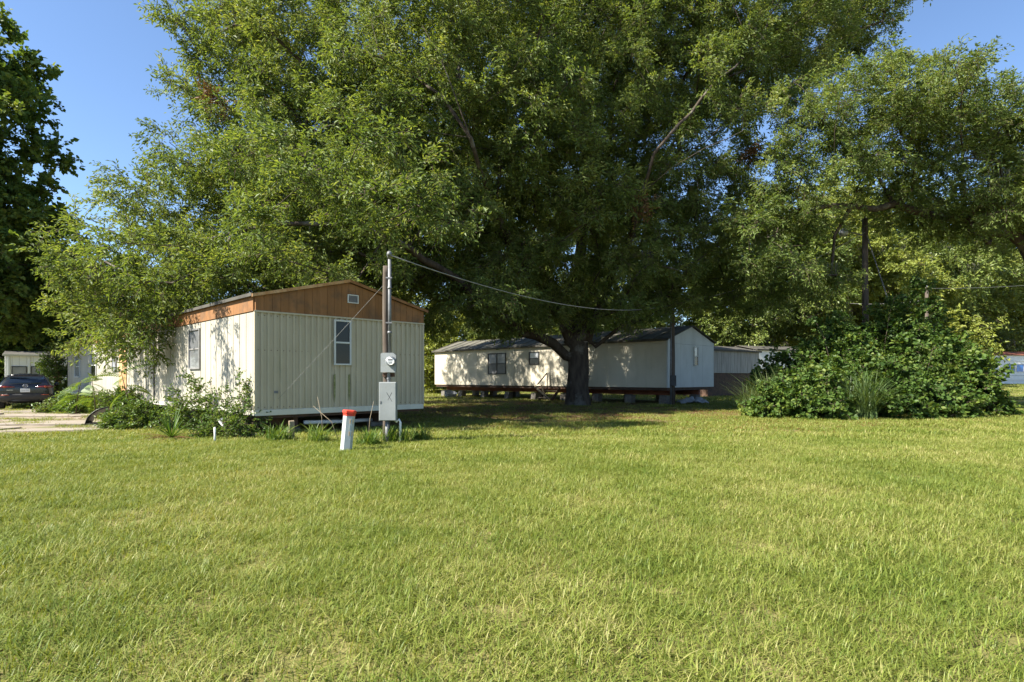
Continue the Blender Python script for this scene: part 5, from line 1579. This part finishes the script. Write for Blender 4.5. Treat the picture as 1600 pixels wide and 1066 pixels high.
# plants along the front home
q = gpt(196, 672)
mound('leafy_bush', 'low dense green bush beside the black plastic sheet', q.x, q.y + 0.4, 0.72, 0.5, 0.55, 330, SHRUB, 421, cat='bush', smin=0.8, smax=1.3, stem_r=0.008)
q = gpt(268, 676)
mound('leafy_shrub', 'light green leafy shrub behind the spiky yucca', q.x + 0.05, q.y + 0.75, 0.66, 0.5, 1.3, 150, SHRUB, 422, stem_r=0.009, open_=1, smin=0.9, smax=1.35)
q = gpt(350, 684)
mound('leafy_shrub', 'sparse upright shrub at the near corner of the cream home', q.x, q.y + 0.35, 0.62, 0.4, 1.25, 95, SHRUB, 423, stem_r=0.008, open_=1, stems=16, smin=0.8, smax=1.2)
q = gpt(318, 688)
mound('leafy_shrub', 'low tangled weeds between the yucca and the slanting white pipe', q.x + 0.15, q.y + 0.45, 0.6, 0.25, 0.38, 80, SHRUB, 424, stem_r=0.006, smin=0.7, smax=1.1)
q = gpt(135, 646)
mound('leafy_bush', 'low green hedge under the far end of the cream home', q.x, q.y + 0.5, 1.7, 0.7, 0.62, 330, SHRUB, 425, cat='bush', stem_r=0.008, smin=1.2, smax=1.9)
q = gpt(180, 652)
mound('leafy_bush', 'small loose bush at the far edge of the drive beside the home', q.x, q.y + 0.5, 0.7, 0.5, 0.8, 140, SHRUB, 426, cat='bush', stem_r=0.008, open_=1, smin=1.2, smax=1.8)

q = at(90, 590, 33.0)
mound('leafy_shrub', 'tall grey green shrub between the small white house and the cream home', q.x, q.y, 0.7, 0.7, 2.7, 260, SHRUB, 427, stem_r=0.015, smin=1.3, smax=2.2)

# yucca
q = gpt(268, 688)
yu = empty('yucca', (q.x, q.y, 0), 0, 'spiky yucca rosette in the grass below the leafy shrub', 'yucca')
r_ = random.Random(9)
for k in range(62):
    a = r_.uniform(0, 6.283); el = r_.uniform(0.12, 1.35)
    L_ = r_.uniform(0.55, 0.85); w = 0.016
    d = Vector((math.cos(a) * math.cos(el), math.sin(a) * math.cos(el), math.sin(el)))
    s = Vector((-math.sin(a), math.cos(a), 0)); u = d.cross(s)
    pts = [d * L_ * f - Vector((0, 0, 0.16 * f * f * math.cos(el))) + Vector((0, 0, 0.06)) for f in (0.02, 0.35, 0.7, 1.0)]
    mb = MB(); V = []
    for p, ww in zip(pts, (0.7, 1.0, 0.75, 0.06)): V += [p + s * w * ww, p + u * w * 0.25 * ww, p - s * w * ww]
    F = []
    for i in range(3):
        for j in range(2): F.append((i * 3 + j, i * 3 + j + 1, (i + 1) * 3 + j + 1, (i + 1) * 3 + j))
    mb.add(V, F).build('leaf', M['shrub_leaf'] if el > 0.35 else M['dry_leaf'], yu)


# feathery saplings with pinnate fronds before the long wall
def frond_mesh(seed):
    r = random.Random(seed)
    V, F, lv = [], [], []
    n = 15
    ln = 0.75
    for i in range(n):
        f = (i + 1) / n
        c = Vector((ln * f, 0, 0.22 * f - 0.42 * f * f))
        for s in (-1, 1):
            le = 0.17 * math.sin(math.pi * min(0.97, 0.15 + 0.8 * f)) + 0.03
            d = Vector((0.35, s, -0.15)).normalized(); t = Vector((1, 0, 0)) * 0.024
            k = len(V)
            V += [c, c + d * le * 0.5 + t, c + d * le, c + d * le * 0.5 - t]; F.append((k, k + 1, k + 2, k + 3)); lv += [r.random()] * 4
    k = len(V)
    for i in range(6):
        f = i / 5
        V += [(ln * f, 0.006, 0.22 * f - 0.42 * f * f), (ln * f, -0.006, 0.22 * f - 0.42 * f * f)]; lv += [0, 0]
    F += [(k + 2 * i, k + 2 * i + 1, k + 2 * i + 3, k + 2 * i + 2) for i in range(5)]
    return mesh_np('frond', V, F, M['shrub_leaf'], lv)


FR = [frond_mesh(i) for i in range(3)]


def sapling(label, cx, cy, h, nf, seed, sc, lean=(0, 0)):
    r = random.Random(seed)
    root = empty('feathery_sapling', (cx, cy, gz(cx, cy)), 0, label, 'sapling', 'feathery saplings')
    top = Vector((lean[0], lean[1], h))
    MB().tube([(0, 0, -0.05), (lean[0] * 0.35, lean[1] * 0.35, h * 0.5), top], [0.022, 0.016, 0.008], 6).build('stem', M['twig'], root, smooth=True)
    for k in range(nf):
        f = r.uniform(0.5, 1.0)
        p = Vector((lean[0] * f * f, lean[1] * f * f, h * f))
        o = link('frond', FR[k % 3], root, None, p, (r.uniform(-0.9, 0.9), r.uniform(-0.5, 0.6), r.uniform(0, 6.28)))
        s = sc * r.uniform(0.8, 1.25); o.scale = (s, s, s)
    return root


q = at(150, 590, 19.5); sapling('taller feathery sapling before the far windows of the cream home', q.x, q.y, 1.25, 9, 1, 1.0, (-0.2, 0.1))
q = at(205, 590, 17.2); sapling('feathery sapling arching before the orange brown door', q.x, q.y, 1.6, 8, 2, 1.0, (-0.45, 0.2))
q = at(118, 590, 21.5); sapling('shorter feathery sapling at the left by the car', q.x, q.y, 1.2, 8, 3, 1.0, (0.2, 0.0))

# weeds at the post and pedestal
for k, (px, py, n, label) in enumerate(((578, 697, 5, 'leafy weeds between the pedestal and the meter post'), (622, 693, 4, 'leafy weeds on the right of the meter post foot'), (500, 692, 3, 'thin weeds left of the pedestal'), (437, 690, 3, 'thin weeds at the foot of the guy wire'), (660, 690, 3, 'small weeds in the shade right of the meter post'))):
    q = gpt(px, py)
    blade_clump('weed_clump', label, q.x, q.y, 0.22, n * 2, WEED, 440 + k, 0.5, 1.2, 'weeds', 'weeds round the meter post', part='leaves')
r_ = random.Random(12)
for k, (px, py, dx, h) in enumerate(((530, 690, -0.55, 0.75), (505, 692, -0.12, 0.95), (575, 690, 0.12, 0.85))):
    q = gpt(px, py)
    o = MB().tube([(0, 0, -0.03), (dx * 0.3, 0.02, h * 0.55), (dx, 0.0, h)], [0.007, 0.006, 0.003], 5).build('dry_stalk', M['lumber'], None, (q.x, q.y, 0), smooth=True)
    tag(o, ['long dry stalk leaning left of the pedestal', 'upright dry stalk left of the pedestal', 'dry stalk leaning between pedestal and meter post'][k], 'stalk', 'dry stalks before the end wall')

# ------------------------------------------------------------------ lawn
def in_home(x, y, h, m=0.0):
    dx, dy = x - h.A[0], y - h.A[1]
    u = dx * h.w[0] + dy * h.w[1]; v = dx * h.d[0] + dy * h.d[1]
    return -m < u < h.W + m and -m < v < h.L + m


def lawn_points(n, y0, y1, seed, thin):
    r = np.random.default_rng(seed)
    Y = np.sqrt(r.uniform(y0 * y0, y1 * y1, n))
    X = r.uniform(-1, 1, n) * (Y * 0.93 + 1.2)
    keep = []
    for i in range(n):
        x, y = X[i], Y[i]
        if in_home(x, y, H1, -0.15) or in_home(x, y, H2, -0.2): continue
        if in_poly(x, y, DRIVE):
            if mnoise.noise(Vector((x * 0.7, y * 1.3, 3))) < 0.18: continue
        d = math.hypot(x - 1.0, y - 25.5) + 11 * (0.5 + 0.5 * mnoise.noise(Vector((x * 0.6, y * 0.6, 0))))
        if d < 13.5 and r.uniform() < 0.78: continue
        # worn, thin places
        if thin and mnoise.noise(Vector((x * 0.45, y * 0.45, 9))) + 0.4 * mnoise.noise(Vector((x * 1.6, y * 1.6, 4))) > 0.42 and r.uniform() < 0.30: continue
        keep.append(i)
    X, Y = X[keep], Y[keep]
    m = len(keep)
    Z = np.array([gz(x, y) for x, y in zip(X, Y)])
    P = np.stack([X, Y, Z], axis=1)
    R = np.stack([r.normal(size=m) * 0.06, r.normal(size=m) * 0.06, r.uniform(0, 6.28, m)], axis=1)
    patch = np.array([mnoise.noise(Vector((x * 0.8, y * 0.8, 20))) for x, y in zip(X, Y)])
    S = r.uniform(0.75, 1.2, m) * (1 + 0.35 * patch)
    return P, R, S, m, r


P, R, S, m, r = lawn_points(14500, 2.0, 12.5, 501, True)
tag(scatter('grass', scatter_mesh('grass', P, R, S, r.integers(0, 6, m)), TUFT), 'blades of the mown lawn in the foreground', 'grass', kind='stuff')
P, R, S, m, r = lawn_points(15000, 9.5, 30, 502, True)
tag(scatter('grass', scatter_mesh('grass', P, R, S, r.integers(0, 5, m)), TUFT_MID), 'lawn grass in the middle distance round the homes', 'grass', kind='stuff')
P, R, S, m, r = lawn_points(9000, 26, 82, 503, False)
tag(scatter('grass', scatter_mesh('grass', P, R, S, r.integers(0, 4, m)), TUFT_FAR), 'far lawn grass beyond the oak', 'grass', kind='stuff')

# fallen oak leaves lying on the lawn
r = np.random.default_rng(510)
LF = []
for s in range(2):
    V, F, lv = [], [], []
    for k in range(26):
        a = r.uniform(0, 6.28); x, y = r.normal() * 0.5, r.normal() * 0.5
        c, s_ = math.cos(a), math.sin(a); n0 = len(V); l, w = 0.085 * r.uniform(0.6, 1.2), 0.035
        z = r.uniform(0.004, 0.05)
        for u, v_, zz in ((0, 0, 0), (0.5 * l, w * 0.5, 0.012), (l, 0, 0.004), (0.5 * l, -w * 0.5, 0.008)):
            V.append((x + u * c - v_ * s_, y + u * s_ + v_ * c, z + zz))
        F += [(n0, n0 + 1, n0 + 2), (n0, n0 + 2, n0 + 3)]; lv += [r.uniform()] * 4
    LF.append(bpy.data.objects.new('fallen_leaf_patch', mesh_np('fallen_leaf_patch', V, F, M['dry_leaf'], lv)))
n = 1300
X = r.normal(size=n) * 8 + 1.5; Y = np.abs(r.normal(size=n) * 6.5 + 22)
P = np.array([(x, y, gz(x, y)) for x, y in zip(X, Y) if y > 14.5])
m = len(P)
R = np.stack([np.zeros(m), np.zeros(m), r.uniform(0, 6.28, m)], axis=1)
tag(scatter('fallen_leaves', scatter_mesh('fallen_leaves', P, R, np.ones(m), r.integers(0, 2, m)), LF), 'fallen brown oak leaves scattered on the ground under the oak', 'leaves', kind='stuff')
